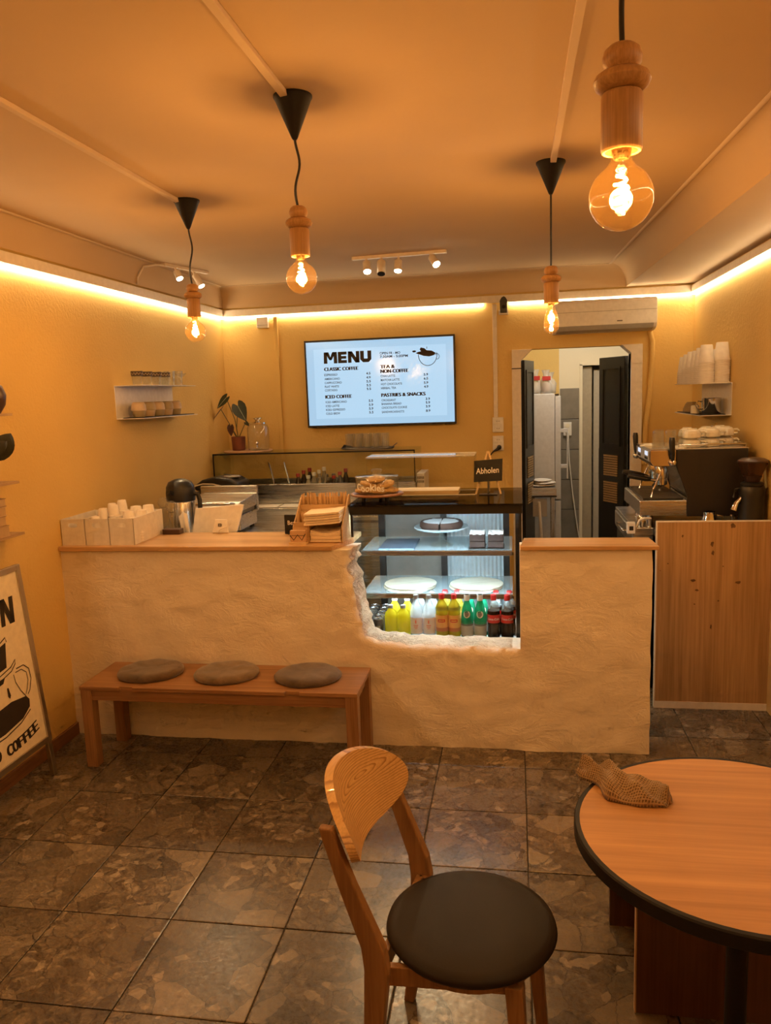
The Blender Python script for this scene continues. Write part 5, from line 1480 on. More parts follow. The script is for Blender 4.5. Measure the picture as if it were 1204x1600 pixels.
# ---- drinks on the case floor
ZF = .4955
def liquid(name, col, rough=.08, clear=.35):
    mm, n, out = nt(name)
    b = pbsdf(n, col, rough, 0, .6)
    tr = n.nodes.new('ShaderNodeBsdfTransparent'); tr.inputs[0].default_value = (*[min(1, c*1.3+.1) for c in col], 1)
    tl = n.nodes.new('ShaderNodeBsdfTranslucent'); tl.inputs[0].default_value = (*col, 1)
    nsz = tnoise(n, coords(n), 12, 2)
    a_ = n.nodes.new('ShaderNodeMixShader'); a_.inputs[0].default_value = .45
    L(n, b.outputs[0], a_.inputs[1]); L(n, tl.outputs[0], a_.inputs[2])
    c_ = n.nodes.new('ShaderNodeMixShader'); c_.inputs[0].default_value = clear
    L(n, a_.outputs[0], c_.inputs[1]); L(n, tr.outputs[0], c_.inputs[2]); L(n, c_.outputs[0], out.inputs[0])
    return mm
m_yel = liquid('yellow_lemonade', (.90, .78, .04), .1, .1); m_water = liquid('clear_water', (.80, .87, .90), .05, .6); m_tea = liquid('iced_tea', (.62, .50, .05), .08, .25)
m_green = liquid('green_glass_water', (.02, .36, .19), .05, .3); m_cola = liquid('cola', (.03, .012, .008), .06, .05); m_clearneck = glass('bottle_neck', (.9, .92, .9), .6, .03, .15, (.7, .75, .75))
m_pinkl = plain('pink_white_label', (.80, .72, .72), .5); m_pink = plain('pink_print', (.80, .22, .18), .5); m_teal = plain('tea_label', (.82, .42, .10), .5); m_redl = plain('red_label', (.62, .03, .025), .4)
m_greyl = plain('grey_label', (.50, .48, .42), .5); m_oval = plain('oval_badge', (.62, .54, .42), .5); m_capw = plain('white_bottle_cap', (.82, .82, .80), .4); m_capr = plain('red_bottle_cap', (.62, .03, .03), .35); m_capg = plain('grey_bottle_cap', (.35, .36, .36), .35); m_cs = plain('cap_cream', (.72, .66, .55), .4)
def ring_label(r, z0, z1, seg=24): return [(r, z0), (r, z1)]
def wrap_text(body, size, r, z, bold=.0):
    vs, fs = text_geo(body, size, bold, 'CENTER')
    m = MB(); m.raw([(r*math.sin(x/r), -r*math.cos(x/r), z+y) for x, y, _ in vs], fs); return m
def wrap_marks(polys, r):
    m = MB()
    w_ = lambda x, z: (r*math.sin(x/r), -r*math.cos(x/r), z)
    for P in polys:
        if len(P) == 4:
            x0, x1, z0, z1 = P[0][0], P[1][0], P[0][1], P[2][1]
            m.grid([[w_(x0+(x1-x0)*k/8, z) for z in (z0, z1)] for k in range(9)])
        else: m.raw([w_(x, z) for x, z in P], [tuple(range(len(P)))])
    return m
def rect(x0, x1, z0, z1): return [(x0, z0), (x1, z0), (x1, z1), (x0, z1)]
def oval(cx, cz, rx, rz, n=14): return [(cx+rx*math.cos(2*PI*k/n), cz+rz*math.sin(2*PI*k/n)) for k in range(n)]
def bottle(kind, x, y, label, group):
    t = thing('drink_bottle', label, 'bottle', (x, y, ZF), group=group)
    A = lambda prof_, nm, mt, s_=.9, cap=True: MB().lathe(prof_, 22, cap=cap).build(nm, mt, t, smooth=s_)
    if kind == 'yellow':
        A([(0, 0), (.03, 0), (.033, .006), (.033, .125), (.028, .142), (.0145, .158), (.0135, .168)], 'body', m_yel)
        A([(.0145, .167), (.0145, .182), (.013, .184)], 'cap', m_capg, .6)
        m = wrap_marks([rect(-.022+k*.006, -.0185+k*.006, .018, .026+.004*(k % 3)) for k in range(8)], .0335); m.build('embossed_print', plain('pale_yellow_print', (.85, .80, .4), .5), t)
    elif kind == 'yellow_back':
        A([(0, 0), (.03, 0), (.033, .006), (.033, .135), (.028, .155), (.0145, .18), (.0135, .19)], 'body', m_yel)
        A([(.016, .189), (.016, .215), (.014, .217)], 'cap', m_capw, .6)
    elif kind == 'clear':
        A([(0, 0), (.030, 0), (.0335, .008), (.0335, .145), (.026, .18), (.0135, .212), (.013, .222)], 'body', m_water)
        lb = A([(.0338, .03), (.0338, .12)], 'label_band', m_pinkl, .9, False)
        m = wrap_marks([oval(0, .098, .004, .011)], .0342); m.build('label_emblem', m_pink, lb); m = wrap_marks([rect(-.013, .013, .076, .080), rect(-.011, .011, .067, .071), rect(-.007, .008, .059, .062)], .0342); m.build('label_print', m_pink, lb)
        A([(.0145, .221), (.0145, .240), (.013, .242)], 'cap', m_capg, .6)
    elif kind == 'tea':
        A([(0, 0), (.029, 0), (.0325, .008), (.033, .03), (.0315, .05), (.033, .075), (.0325, .165), (.027, .19), (.014, .215), (.0135, .222)], 'body', m_tea)
        lb = A([(.0335, .045), (.0335, .135)], 'label_band', m_teal, .9, False)
        A([(.0337, .045), (.0337, .066)], 'label_foot', plain('tea_label_foot', (.55, .18, .05), .5), .9, False)
        m = wrap_marks([rect(-.02, .02, .097, .113)], .0341); m.build('label_print', m_redl, lb); m = wrap_marks([rect(-.015, .015, .103, .1075)], .0344); m.build('label_stripe', plain('label_yellow', (.8, .6, .1), .5), lb)
        A([(.0335, .16), (.0335, .178)], 'neck_band', plain('green_gold_band', (.40, .38, .05), .4), .9, False)
        A([(.0152, .221), (.0152, .246), (.0135, .248)], 'cap', m_capr, .6)
    elif kind == 'green':
        A([(0, 0), (.029, 0), (.0335, .008), (.0335, .10), (.031, .135), (.024, .175), (.0145, .205), (.0135, .215)], 'body', m_green)
        lb = A([(.0338, .02), (.0338, .085)], 'label_band', m_greyl, .9, False)
        A([(.0340, .078), (.0340, .088)], 'label_edge', plain('label_dark_edge', (.12, .13, .11), .5), .9, False)
        m = MB(); P = [(.0, 0)]; a_ = [(.019*math.cos(2*PI*k/18), .142+.019*math.sin(2*PI*k/18)) for k in range(18)]
        f_ = lambda px, pz, rr: (rr*math.sin(px/rr), -rr*math.cos(px/rr), pz)
        rr_ = lambda z: .0335+(.024-.0335)*smooth(.10, .175, z)+.0025
        m.raw([f_(px, pz, rr_(pz)) for px, pz in a_], [tuple(range(18))]); ov = m.build('oval_badge', m_oval, t)
        m = MB(); b_ = [(.012*math.cos(2*PI*k/14), .142+.012*math.sin(2*PI*k/14)) for k in range(14)]
        m.raw([f_(px, pz, rr_(pz)+.0008) for px, pz in b_], [tuple(range(14))]); m.build('badge_centre', plain('badge_brown', (.20, .15, .10), .5), ov)
        A([(.0155, .213), (.0155, .243), (.0135, .246)], 'cap', m_cs, .6)
        A([(.0158, .236), (.0158, .246)], 'cap_band', m_capw, .6)
    elif kind == 'cola':
        A([(0, 0), (.027, 0), (.0325, .006), (.0335, .035), (.0300, .075), (.0335, .115), (.0335, .150), (.032, .160)], 'body', m_cola)
        A([(.032, .160), (.027, .185), (.016, .208), (.0138, .216)], 'neck', m_clearneck, .9, False)
        lb = A([(.0338, .095), (.0340, .14)], 'label_band', m_redl, .9, False)
        m = wrap_text('Coca-Cola', .0165, .0345, .112, .0003); m.build('label_script', m_chalk, lb)
        A([(.0155, .215), (.0155, .242), (.0135, .245)], 'cap', m_capr, .6)
    return t
KX = dict(yellow=(-.683, -.612), clear=(-.541, -.471), tea=(-.401, -.334), green=(-.264, -.194), cola=(-.122, -.049))
DESC = dict(yellow='yellow lemonade bottle', clear='clear water bottle with pink print', tea='iced tea bottle with red cap', green='green mineral water bottle', cola='cola bottle with red label')
for kd, xs_ in KX.items():
    for q, x in enumerate(xs_):
        bottle(kd, x, 4.13, '%s, %s one of the front pair' % (DESC[kd], ['left', 'right'][q]), 'drink bottles on the display case floor')
        kb = 'yellow_back' if kd == 'yellow' else kd
        ds = 'taller white-capped yellow lemonade bottle' if kd == 'yellow' else DESC[kd]
        bottle(kb, x+.012, 4.215 if kd != 'yellow' else 4.21, '%s, %s one of the second row' % (ds, ['left', 'right'][q]), 'drink bottles on the display case floor')
# cans
m_canside = plain('dark_can', (.10, .085, .075), .3, metal=.4); m_cantop = metal('can_lid', (.70, .74, .78), .25)
def can(x, y, label):
    t = thing('drink_can', label, 'can', (x, y, ZF), group='drink cans in the display case')
    MB().lathe([(0, 0), (.024, 0), (.029, .006), (.029, .096), (.025, .104), (.0245, .106)], 20).build('body', m_canside, t, smooth=.8)
    lid = MB().lathe([(.0248, .1045), (.0252, .109), (.0225, .109), (.021, .105), (0, .105)], 20, cap=False).build('lid', m_cantop, t, smooth=.8)
    m = MB(); m.ball((0, -.006, .1062), (.006, .011, .0012), 10, 6); m.build('tab', m_chrome, lid)
    m = MB(); P = [(.0293*math.sin(a_), -.0293*math.cos(a_), z) for a_, z in ((-.45, .03), (.45, .03), (.45, .075), (-.45, .075))]
    m = MB(); m.grid([[(.0293*math.sin(-.5+k*.1), -.0293*math.cos(-.5+k*.1), z) for z in (.035, .05, .072)] for k in range(11)]); m.build('emblem', plain('pale_emblem', (.42, .36, .24), .4), t)
ORD = ['front', 'second', 'third', 'fourth', 'rear']
for r_ in range(5):
    for c_, x in enumerate((-.815, -.752)):
        can(x, 4.125+r_*.068, 'dark drink can, %s row, %s column beside the lemonade' % (ORD[r_], ['left', 'right'][c_]))

# ================================================================== on top of the display case
ZTOP = 1.245
t = thing('cookie_stand', 'wooden cookie stand on small black legs with glass dome', 'cookie stand', (-.755, 4.255, ZTOP))
MB().lathe([(0, .026), (.135, .026), (.147, .030), (.147, .037), (.140, .041), (0, .041)], 48).build('board', wood('stand_walnut', (.20, .08, .03), (.34, .15, .06), 0, 1, .4, .2), t, smooth=.5)
for a_ in (-50, -130, 90): m = MB(); m.lathe([(.010, 0), (.012, .026)], 14, (.10*math.cos(R(a_)), .10*math.sin(R(a_)), 0)); m.build('leg', m_black, t)
MB().lathe([(.118, .0415), (.118, .125), (.112, .133), (.03, .137), (.02, .139)], 48, cap=False).build('glass_dome', glass('dome_glass', (.95, .96, .95), 1.3, .02, .02, (.9, .85, .75)), t, smooth=.9)
MB().lathe([(.1165, .128), (.12, .131), (.117, .1345), (.112, .1345)], 48, cap=False).build('dome_rim', m_drink, t, smooth=.9)
MB().lathe([(.014, .138), (.024, .141), (.016, .148), (.028, .156), (.031, .164), (.026, .171), (0, .173)], 28).build('knob', m_drink, t, smooth=.9)
vs, fs = text_geo('Cookies', .052, .0012, 'CENTER')
m = MB(); m.raw([(.1192*math.sin(x/.119-.22), -.1192*math.cos(x/.119-.22), .062+y+.004*math.sin(x*60)) for x, y, _ in vs], fs); m.build('hand_lettering', m_chalk, t)
def cookie_mat():
    mm, n, out = nt('cookie_crumb')
    b = pbsdf(n, (.50, .29, .10), .85)
    v = coords(n); vo = n.nodes.new('ShaderNodeTexVoronoi'); vo.inputs['Scale'].default_value = 42; L(n, v, vo.inputs['Vector'])
    ns = tnoise(n, v, 25, 4, .6)
    c = ramp(n, ns.outputs['Fac'], [(.3, (.40, .21, .065)), (.7, (.66, .42, .17))])
    L(n, mix(n, (.10, .045, .02), c, ramp(n, vo.outputs['Distance'], [(.12, (0, 0, 0)), (.2, (1, 1, 1))])), b.inputs['Base Color'])
    bump(n, ns.outputs['Fac'], .6, .01, b); L(n, b.outputs[0], out.inputs[0]); return mm
mck = cookie_mat()
CK = [(-.062, -.045, .058, 0, 'front left cookie at the bottom of the pile'), (.018, -.062, .056, .04, 'front middle cookie at the bottom of the pile'), (.070, -.012, .057, -.05, 'right cookie at the bottom of the pile'), (-.058, .042, .057, 0, 'rear left cookie at the bottom of the pile'), (.020, .058, .058, 0, 'rear cookie at the bottom of the pile'),
      (-.035, -.028, .088, .28, 'left cookie in the second layer of the pile'), (.048, -.010, .090, -.22, 'right cookie in the second layer of the pile'), (-.005, .035, .088, .1, 'rear cookie in the second layer of the pile'), (-.004, -.012, .116, .14, 'topmost cookie under the glass dome')]
for k, (dx, dy, dz, tl_, lb) in enumerate(CK):
    m = MB(); m.ball((0, 0, 0), (.054, .051, .0165), 24, 12, jit=.22)
    o = m.build('cookie', mck, smooth=2); o.location = (-.755+dx, 4.255+dy, ZTOP+dz); o.rotation_euler = (.08*math.sin(k*3), tl_, k*1.3)
    tag(o, lb, 'cookie', 'cookies under the glass dome')
# acrylic case with wooden board
AX0, AX1, AY0, AY1, AZ = -.845, -.222, 4.415, 4.63, 1.462
t = thing('acrylic_cover', 'clear acrylic cover box on the display case over a board', 'cover', ((AX0+AX1)/2, 4.52, ZTOP))
m = MB(t); m.box(AX0, AX1, AY0, AY0+.005, ZTOP, AZ); m.build('front_sheet', m_acryl, t)
m = MB(t); m.box(AX0, AX1, AY1-.005, AY1, ZTOP, AZ); m.build('back_sheet', m_acryl, t)
m = MB(t); m.box(AX0, AX0+.005, AY0+.005, AY1-.005, ZTOP, AZ); m.build('side_sheet', m_acryl, t)
m = MB(t); m.box(AX1-.005, AX1, AY0+.005, AY1-.005, ZTOP, AZ); m.build('side_sheet', m_acryl, t)
m = MB(t); m.box(AX0, AX1, AY0, AY1, AZ, AZ+.006); m.build('top_sheet', glass('acrylic_top', (.93, .93, .9), .9, .02, .12, (.9, .85, .75)), t)
m = MB(t); e_ = .003
for (a_, b_) in (((AX0, AY0), (AX1, AY0)), ((AX0, AY1), (AX1, AY1))):
    m.box(a_[0], b_[0], a_[1]-e_/2, a_[1]+e_/2, AZ+.0055, AZ+.0085); m.box(a_[0], b_[0], a_[1]-e_/2, a_[1]+e_/2, ZTOP, ZTOP+.004)
m.build('polished_edge', plain('acrylic_edge', (.75, .72, .62), .2), t)
o = MB().box(-.70, -.318, 4.435, 4.60, ZTOP+.0005, ZTOP+.024).build('cutting_board', m_board, bevel=.003); tag(o, 'pale wooden cutting board under the acrylic cover', 'board')
# pick-up sign on a small easel
t = thing('table_easel', 'small wooden easel with black pick-up sign on the display case', 'easel', (-.150, 4.46, ZTOP))
for s in (-1, 1): m = MB(); m.bar((s*.07, -.03, 0), (0.003*s, .012, .238), .010, .008); m.build('leg', m_board, t)
m = MB(); m.bar((0, .10, 0), (0, .014, .235), .010, .008); m.build('rear_leg', m_board, t)
m = MB(); m.bar((0, -.05, 0), (0, -.032, .10), .008, .008); m.build('post', m_black, t)
m = MB(); m.prism([(-.05, 0), (.05, 0), (.05, .004), (-.05, .004)], 'y', -.075, -.02); m.build('post_foot', m_black, t)
m = MB(); slab(m, [(-.080, -.040, .070), (.078, -.040, .076), (.082, -.016, .198), (-.078, -.016, .188)], .005); bd = m.build('sign_board', m_slateboard, t)
m = MB(); put_text(m, 'Abholen', .047, (-.066, -.0395, .116), (1, 0, .05), (0, .19, .98), .0006, sx=.80); m.build('chalk_lettering', m_chalk, bd)
# ================================================================== espresso machine
t = thing('espresso_machine', 'two-group steel espresso machine with black side panels', 'coffee machine', (1.0, 4.99, .991))
EY0, EY1 = 4.72, 5.255
SP = [(.917, 1.353), (.915, 1.449), (1.305, 1.449), (1.312, 1.06), (.982, 1.06), (.980, 1.178)]
m_side = plain('black_side_panel', (.022, .016, .012), .4)
for y in (EY0, EY1-.014):
    m = MB(t); m.prism(SP, 'y', y, y+.014); m.build('side_panel', m_side, t, bevel=.004)
m_cop = metal('warm_polished_steel', (.66, .60, .54), .16, 1)
m = MB(t); m.prism([(.935, 1.353), (.935, 1.448), (1.30, 1.448), (1.305, 1.065), (.985, 1.065), (.982, 1.178)], 'y', EY0+.0145, EY1-.0145); m.build('body', m_cop, t)
m = MB(t); m.prism([(.790, 1.353), (.772, 1.38), (.772, 1.449), (.914, 1.449), (.914, 1.353)], 'y', EY0, EY1); hs = m.build('front_housing', m_cop, t, bevel=.004)
m = MB(t); m.box(.768, .772, EY0+.03, EY1-.03, 1.385, 1.442); cp = m.build('control_panel', plain('panel_grey', (.35, .35, .36), .3), hs)
for y in (4.84, 5.10):
    m = MB(t); m.box(.7665, .7685, y-.05, y+.05, 1.412, 1.437); m.build('display', emit('machine_display', (.8, .85, 1.0), .8), cp)
    for k in range(3): m = MB(t); m.box(.765, .7685, y-.05+k*.038, y-.026+k*.038, 1.39, 1.404); m.build('button', m_black, cp)
m = MB(t); m.prism([(.716, 1.068), (.716, 1.15), (.722, 1.155), (.979, 1.155), (.979, 1.068)], 'y', EY0, 5.375); m.build('drip_base', m_steel, t, bevel=.003)
m = MB(t); m.box(.74, .965, EY0+.03, 5.34, 1.1555, 1.164); dg = m.build('drip_grid', m_black, t)
for k in range(14): m = MB(t); m.box(.745, .96, EY0+.05+k*.043, EY0+.06+k*.043, 1.164, 1.167); m.build('grid_bar', m_darksteel, dg)
for y in (EY0+.04, EY1-.04):
    for x in (.78, 1.25): m = MB(t); m.lathe([(.02, .992), (.018, 1.0), (.018, 1.068)], 16, (x, y, 0)); m.build('foot', m_steelv, t)
for k, y in enumerate((4.875, 5.105)):
    m = MB(t); m.lathe([(.036, 1.27), (.038, 1.285), (.038, 1.32), (.028, 1.352)], 24, (.862, y, 0)); g = m.build('group_head', m_chrome, t, smooth=.7)
    m = MB(t); m.lathe([(.022, 1.225), (.034, 1.232), (.036, 1.268)], 24, (.862, y, 0)); m.tube([(.83, y, 1.255), (.80, y, 1.262)], .010, 10); m.build('portafilter', m_chrome, t, smooth=.8)
    m = MB(t); m.tube([(.80, y, 1.262), (.77, y, 1.268), (.70, y, 1.282), (.668, y, 1.287)], .014, 12, radii=[.011, .016, .0165, .013]); m.build('portafilter_handle', m_black, t, smooth=.9)
    m = MB(t); m.tube([(.862, y, 1.226), (.862, y, 1.21), (.85, y-.012, 1.20)], .006, 8); m.build('spout', m_chrome, t, smooth=.9)
for (x, y, lb) in ((.895, EY0-.012, 0), (.775, EY1+.012, 1)):
    m = MB(t); m.ball((x, y-.004 if lb == 0 else y+.004, 1.375), (.022, .016, .022)); lv = m.build('lever_knob', m_chrome, t, smooth=2)
    m = MB(t); m.tube([(x-.004, y-.014, 1.392), (x-.006, y-.016, 1.42), (x-.010, y-.016, 1.50), (x-.010, y-.016, 1.522)], .015, 14, radii=[.010, .014, .0175, .013]); m.build('lever_handle', m_black, lv, smooth=.8)
for y in (EY0+.05, EY1-.05):
    m = MB(t); m.tube([(.85, y, 1.352), (.835, y, 1.30), (.80, y-.01, 1.22), (.785, y-.012, 1.172)], .0055, 8); m.build('steam_wand', m_chrome, t, smooth=1)
m = MB(t); m.box(.772, 1.308, EY0-.002, EY1+.002, 1.4495, 1.4545); m.build('cup_tray', m_steel, t, bevel=.001)
m = MB(t)
m.tube([(.93, EY0+.012, 1.4545), (.93, EY0+.012, 1.475), (1.295, EY0+.012, 1.475), (1.295, EY0+.012, 1.4545)], .004, 8)
m.tube([(1.298, EY0+.012, 1.475), (1.298, EY1-.012, 1.475)], .004, 8); m.build('cup_rail', m_chrome, t, smooth=1)
# stand under the machine with drawer and socket box
t = thing('machine_stand', 'steel drawer stand under the left side of the espresso machine', 'stand', (.745, 5.05, 0))
m = MB(t); m.box(.69, .799, 4.745, 5.62, .86, .990); m.build('drawer_box', m_steel, t, bevel=.003)
m = MB(t); m.box(.70, .799, 4.76, 5.60, 0, .86); m.build('cabinet', m_darksteel, t)
m = MB(t); m.box(.682, .69, 4.78, 5.58, .88, .97); d_ = m.build('drawer_front', m_steel, t, bevel=.002)
m = MB(t); m.tube([(.682, 5.0, .93), (.662, 5.0, .93), (.662, 5.3, .93), (.682, 5.3, .93)], .005, 8); m.build('drawer_handle', m_chrome, d_, smooth=1)
m = MB(t); m.box(.645, .69, 4.69, 4.742, .965, 1.03); sb_ = m.build('socket_box', m_white, t, bevel=.003)
m = MB(t); m.box(.655, .678, 4.6885, 4.6905, .985, 1.01); m.build('socket_face', m_black, sb_)
m = MB(t); m.tube([(.70, 4.715, 1.0), (.715, 4.70, 1.045), (.74, 4.70, 1.055), (.78, 4.72, 1.05)], .007, 8); m.build('cable', m_white, t, smooth=1)
o = MB().lathe([(0, 0), (.03, 0), (.032, .01), (.032, .07), (.024, .078), (.024, .09), (.034, .1)], 22).build('tamper', m_chrome, smooth=.8)
o.location = (.748, 4.735+.06, .9905); o.location = (.745, 4.785, .9905); tag(o, 'shiny steel tamper standing at the corner of the machine stand', 'tamper')
# grinder
t = thing('coffee_grinder', 'black coffee grinder with brown bean hopper beside right wall', 'grinder', (1.288, 4.565, .991))
MB().lathe([(.07, 0), (.072, .01), (.066, .03), (.066, .20), (.07, .24), (.062, .262)], 28).build('body', m_black, t, smooth=.7)
MB().lathe([(.055, .26), (.06, .268), (.06, .278), (.05, .285)], 28).build('collar', m_black, t, smooth=.7)
MB().lathe([(.036, .284), (.040, .30), (.075, .385), (.077, .395)], 28, cap=False).build('hopper', glass('smoked_hopper', (.55, .38, .25), .5, .03, .15, (.2, .1, .05)), t, smooth=.8)
MB().lathe([(0, .286), (.037, .287), (.05, .318), (0, .33)], 24).build('coffee_beans', plain('coffee_beans', (.035, .016, .009), .5, bs=.9, scale=120), t, smooth=.8)
MB().lathe([(.079, .394), (.08, .402), (.06, .414), (.02, .42), (0, .42)], 28).build('hopper_lid', plain('brown_lid', (.05, .025, .018), .35), t, smooth=.8)
m = MB(); m.tube([(-.055, -.01, .20), (-.085, -.02, .17), (-.10, -.025, .13)], .018, 12, radii=[.012, .015, .02]); m.build('dosing_spout', m_chrome, t, smooth=1)
m = MB(); m.tube([(-.06, .0, .25), (-.09, -.01, .245), (-.10, -.012, .20)], .006, 8); m.build('lever', m_black, t, smooth=1)
m = MB(); m.box(-.12, -.04, -.05, .03, 0, .02); m.tube([(-.10, -.01, .02), (-.10, -.01, .10), (-.115, -.04, .105)], .005, 8); m.build('portafilter_fork', m_darksteel, t)
t = thing('milk_pitcher', 'small steel milk pitcher behind the top of the oak panel', 'pitcher', (1.075, 4.60, .991))
MB().lathe([(0, 0), (.042, 0), (.045, .01), (.043, .06), (.033, .09), (.034, .115), (.032, .115), (.031, .09), (.04, .06)], 24, cap=False).build('body', m_chrome, t, smooth=.9)
m = MB(); m.tube([(.04, 0, .095), (.07, 0, .09), (.075, 0, .06), (.06, 0, .03), (.044, 0, .03)], .005, 8); m.build('handle', m_chrome, t, smooth=1)

# ---- cups and glasses on the machine
ZM = 1.455
def facet_cup():
    t = thing('coffee_cup', 'x', 'cup', (0, 0, 0))
    m = MB(); m.lathe([(.048, 0), (.0505, .002), (.0505, .005), (.0485, .026), (.043, .040), (.026, .050), (.027, .054), (.024, .054), (.023, .051), (0, .051)], 18, cap=False); m.build('bowl', m_cup, t, smooth=.22)
    m = MB(); m.tube([(.046, 0, .034), (.066, 0, .036), (.075, 0, .026), (.070, 0, .013), (.050, 0, .010)], .0045, 8, flat=1.4); m.build('handle', m_cup, t, smooth=1)
    return t
cup = facet_cup(); first = True
CUPS = [(1.015, 4.80, 0, 'left cream cup, lower one of its stack on the machine'), (1.015, 4.80, 1, 'left cream cup, upper one of its stack on the machine'), (1.015, 4.93, 0, 'cream cup second row left, lower one of its stack'), (1.015, 4.93, 1, 'cream cup second row left, upper one of its stack'),
        (1.135, 4.86, 0, 'middle cream cup, lower one of its stack on the machine'), (1.135, 4.86, 1, 'middle cream cup, upper one of its stack on the machine'), (1.135, 4.99, 0, 'cream cup second row middle, lower one of its stack'), (1.135, 4.99, 1, 'cream cup second row middle, upper one of its stack'),
        (1.235, 4.95, 0, 'right cream cup, lower one of its stack on the machine'), (1.235, 4.95, 1, 'right cream cup, upper one of its stack on the machine'), (1.235, 5.08, 0, 'cream cup second row right, lower one of its stack'), (1.235, 5.08, 1, 'cream cup second row right, upper one of its stack')]
for (x, y, k, lb) in CUPS:
    loc = (x, y, ZM+k*.0555)
    if first: cup.location = loc; cup.rotation_euler = (0, 0, -.15); cup['label'] = lb; cup['group'] = 'cream cups on the espresso machine'; first = False
    else: dup(cup, loc, -.15+.2*math.sin(x*30+k), lb, 'cream cups on the espresso machine')
tg = MB().lathe([(.031, 0), (.0325, .001), (.0285, .09), (.027, .1), (0, .1)], 12, cap=False).build('tumbler', m_drink, smooth=.3)
first = True
for (x, y, lb) in ((.825, 4.80, 'upturned tumbler at the front left of the espresso machine'), (.845, 4.88, 'upturned tumbler second from the front left on the machine'), (.895, 4.80, 'upturned tumbler in the middle of the front row on the machine'), (.945, 4.86, 'upturned tumbler right of the middle on the espresso machine'), (.93, 4.95, 'upturned tumbler in the back row on the espresso machine'), (.86, 4.97, 'upturned tumbler at the back left of the espresso machine')):
    o = tg if first else tg.copy()
    if not first: C.objects.link(o)
    first = False; o.location = (x, y, ZM); tag(o, lb, 'glass', 'tumblers on the espresso machine')
sc0 = MB().lathe([(.012, .016), (.016, .016), (.045, .004), (.047, 0), (.044, 0), (.018, .010), (0, .010)], 18, cap=False).build('saucer', m_cup, smooth=.3)
for k, (x, y, lb) in enumerate(((.935, 4.765, 'upturned cream saucer at the front of the espresso machine'), (.80, 4.99, 'upturned cream saucer at the far left of the machine'))):
    o = sc0 if k == 0 else sc0.copy()
    if k: C.objects.link(o)
    o.location = (x, y, ZM); tag(o, lb, 'saucer', 'saucers on the espresso machine')

# ================================================================== bent-sheet wall shelves
def wall_shelf(x_wall, s, y0, y1, z0, z1, dep, label):
    t = thing('wall_shelf', label, 'shelf', (x_wall, (y0+y1)/2, z0))
    def bx(m, xa, xb, *r): m.box(min(xa, xb), max(xa, xb), *r)
    m = MB(t); bx(m, x_wall+s*.001, x_wall+s*.005, y0, y1, z0, z1); m.build('back_plate', m_whitemetal, t)
    m = MB(t); bx(m, x_wall+s*.005, x_wall+s*dep, y0, y1, z1-.004, z1); m.build('upper_shelf', m_whitemetal, t)
    m = MB(t); bx(m, x_wall+s*.005, x_wall+s*dep, y0, y1, z0, z0+.004); m.build('lower_shelf', m_whitemetal, t)
    m = MB(t); bx(m, x_wall+s*.03, x_wall+s*(dep-.012), y0+.03, y1-.03, z0+.0042, z0+.009); m.build('mat', m_matblack, t)
wall_shelf(WL, 1, 4.575, 5.41, 1.725, 1.932, .185, 'white bent-metal wall shelf with glasses on the left wall')
wall_shelf(WR, -1, 5.35, 6.16, 1.612, 1.821, .195, 'white bent-metal wall shelf with paper cups on the right wall')
# left shelf: glasses above
gls = MB().lathe([(0, .004), (.026, .004), (.027, 0), (.029, .003), (.036, .088), (.0345, .088), (.027, .009), (0, .009)], 18, cap=False).build('tumbler', m_drink, smooth=.8)
bandmat = plain('dark_patterned_band', (.055, .035, .02), .5)
W1 = ['nearest', 'second', 'third', 'fourth']
gt = thing('banded_glass', 'banded glass', 'glass', (0, 0, 0))
MB().lathe([(0, .004), (.024, .004), (.025, 0), (.027, .003), (.036, .088), (.0345, .088), (.025, .009), (0, .009)], 20, cap=False).build('tumbler', m_drink, gt, smooth=.8)
bd_ = MB().lathe([(.0345, .056), (.0372, .085)], 20, cap=False).build('dark_band', bandmat, gt, smooth=.8)
m = MB(); n = 24
stv = []
for k in range(n+1):
    a_ = 2*PI*k/n; z_ = .064 if k % 2 else .077; rr = .0356+(z_-.056)*.093+.0006; stv.append((a_, z_, rr))
for k in range(n):
    (a0, z0_, r0), (a1, z1_, r1) = stv[k], stv[k+1]
    m.raw([(r0*math.cos(a0), r0*math.sin(a0), z0_-.002), (r1*math.cos(a1), r1*math.sin(a1), z1_-.002), (r1*math.cos(a1), r1*math.sin(a1), z1_+.002), (r0*math.cos(a0), r0*math.sin(a0), z0_+.002)], [(0, 1, 2, 3)])
m.build('zigzag', plain('pale_zigzag', (.45, .34, .2), .5), bd_)
for k in range(4):
    lb = '%s glass with dark zigzag band on the left wall shelf' % W1[k]; loc = (-2.325, 4.665+k*.135, 1.9325)
    if k == 0: gt.location = loc; gt['label'] = lb; gt['group'] = 'banded glasses on the left shelf'
    else: dup(gt, loc, .3*k, lb, 'banded glasses on the left shelf')
for k, (x, y, lb) in enumerate(((-2.335, 5.165, 'plain tumbler next to the banded glasses on the left shelf'), (-2.315, 5.25, 'plain tumbler in the middle of the clear glasses on left shelf'), (-2.40, 5.21, 'plain tumbler close to the wall on the left shelf'))):
    o = gls if k == 0 else gls.copy()
    if k: C.objects.link(o)
    o.location = (x, y, 1.9325); o.scale = (1.05, 1.05, 1.12); tag(o, lb, 'glass', 'clear glasses on the left shelf')
cp0 = MB().lathe([(0, .003), (.032, .0), (.033, .003), (.004, .008), (.004, .055), (.02, .062), (.042, .085), (.0405, .085), (.018, .066), (0, .062)], 20, cap=False).build('stemmed_glass', m_drink, smooth=.8)
cp0.location = (-2.33, 5.335, 1.9325); tag(cp0, 'stemmed coupe glass at the far end of the left shelf', 'glass')
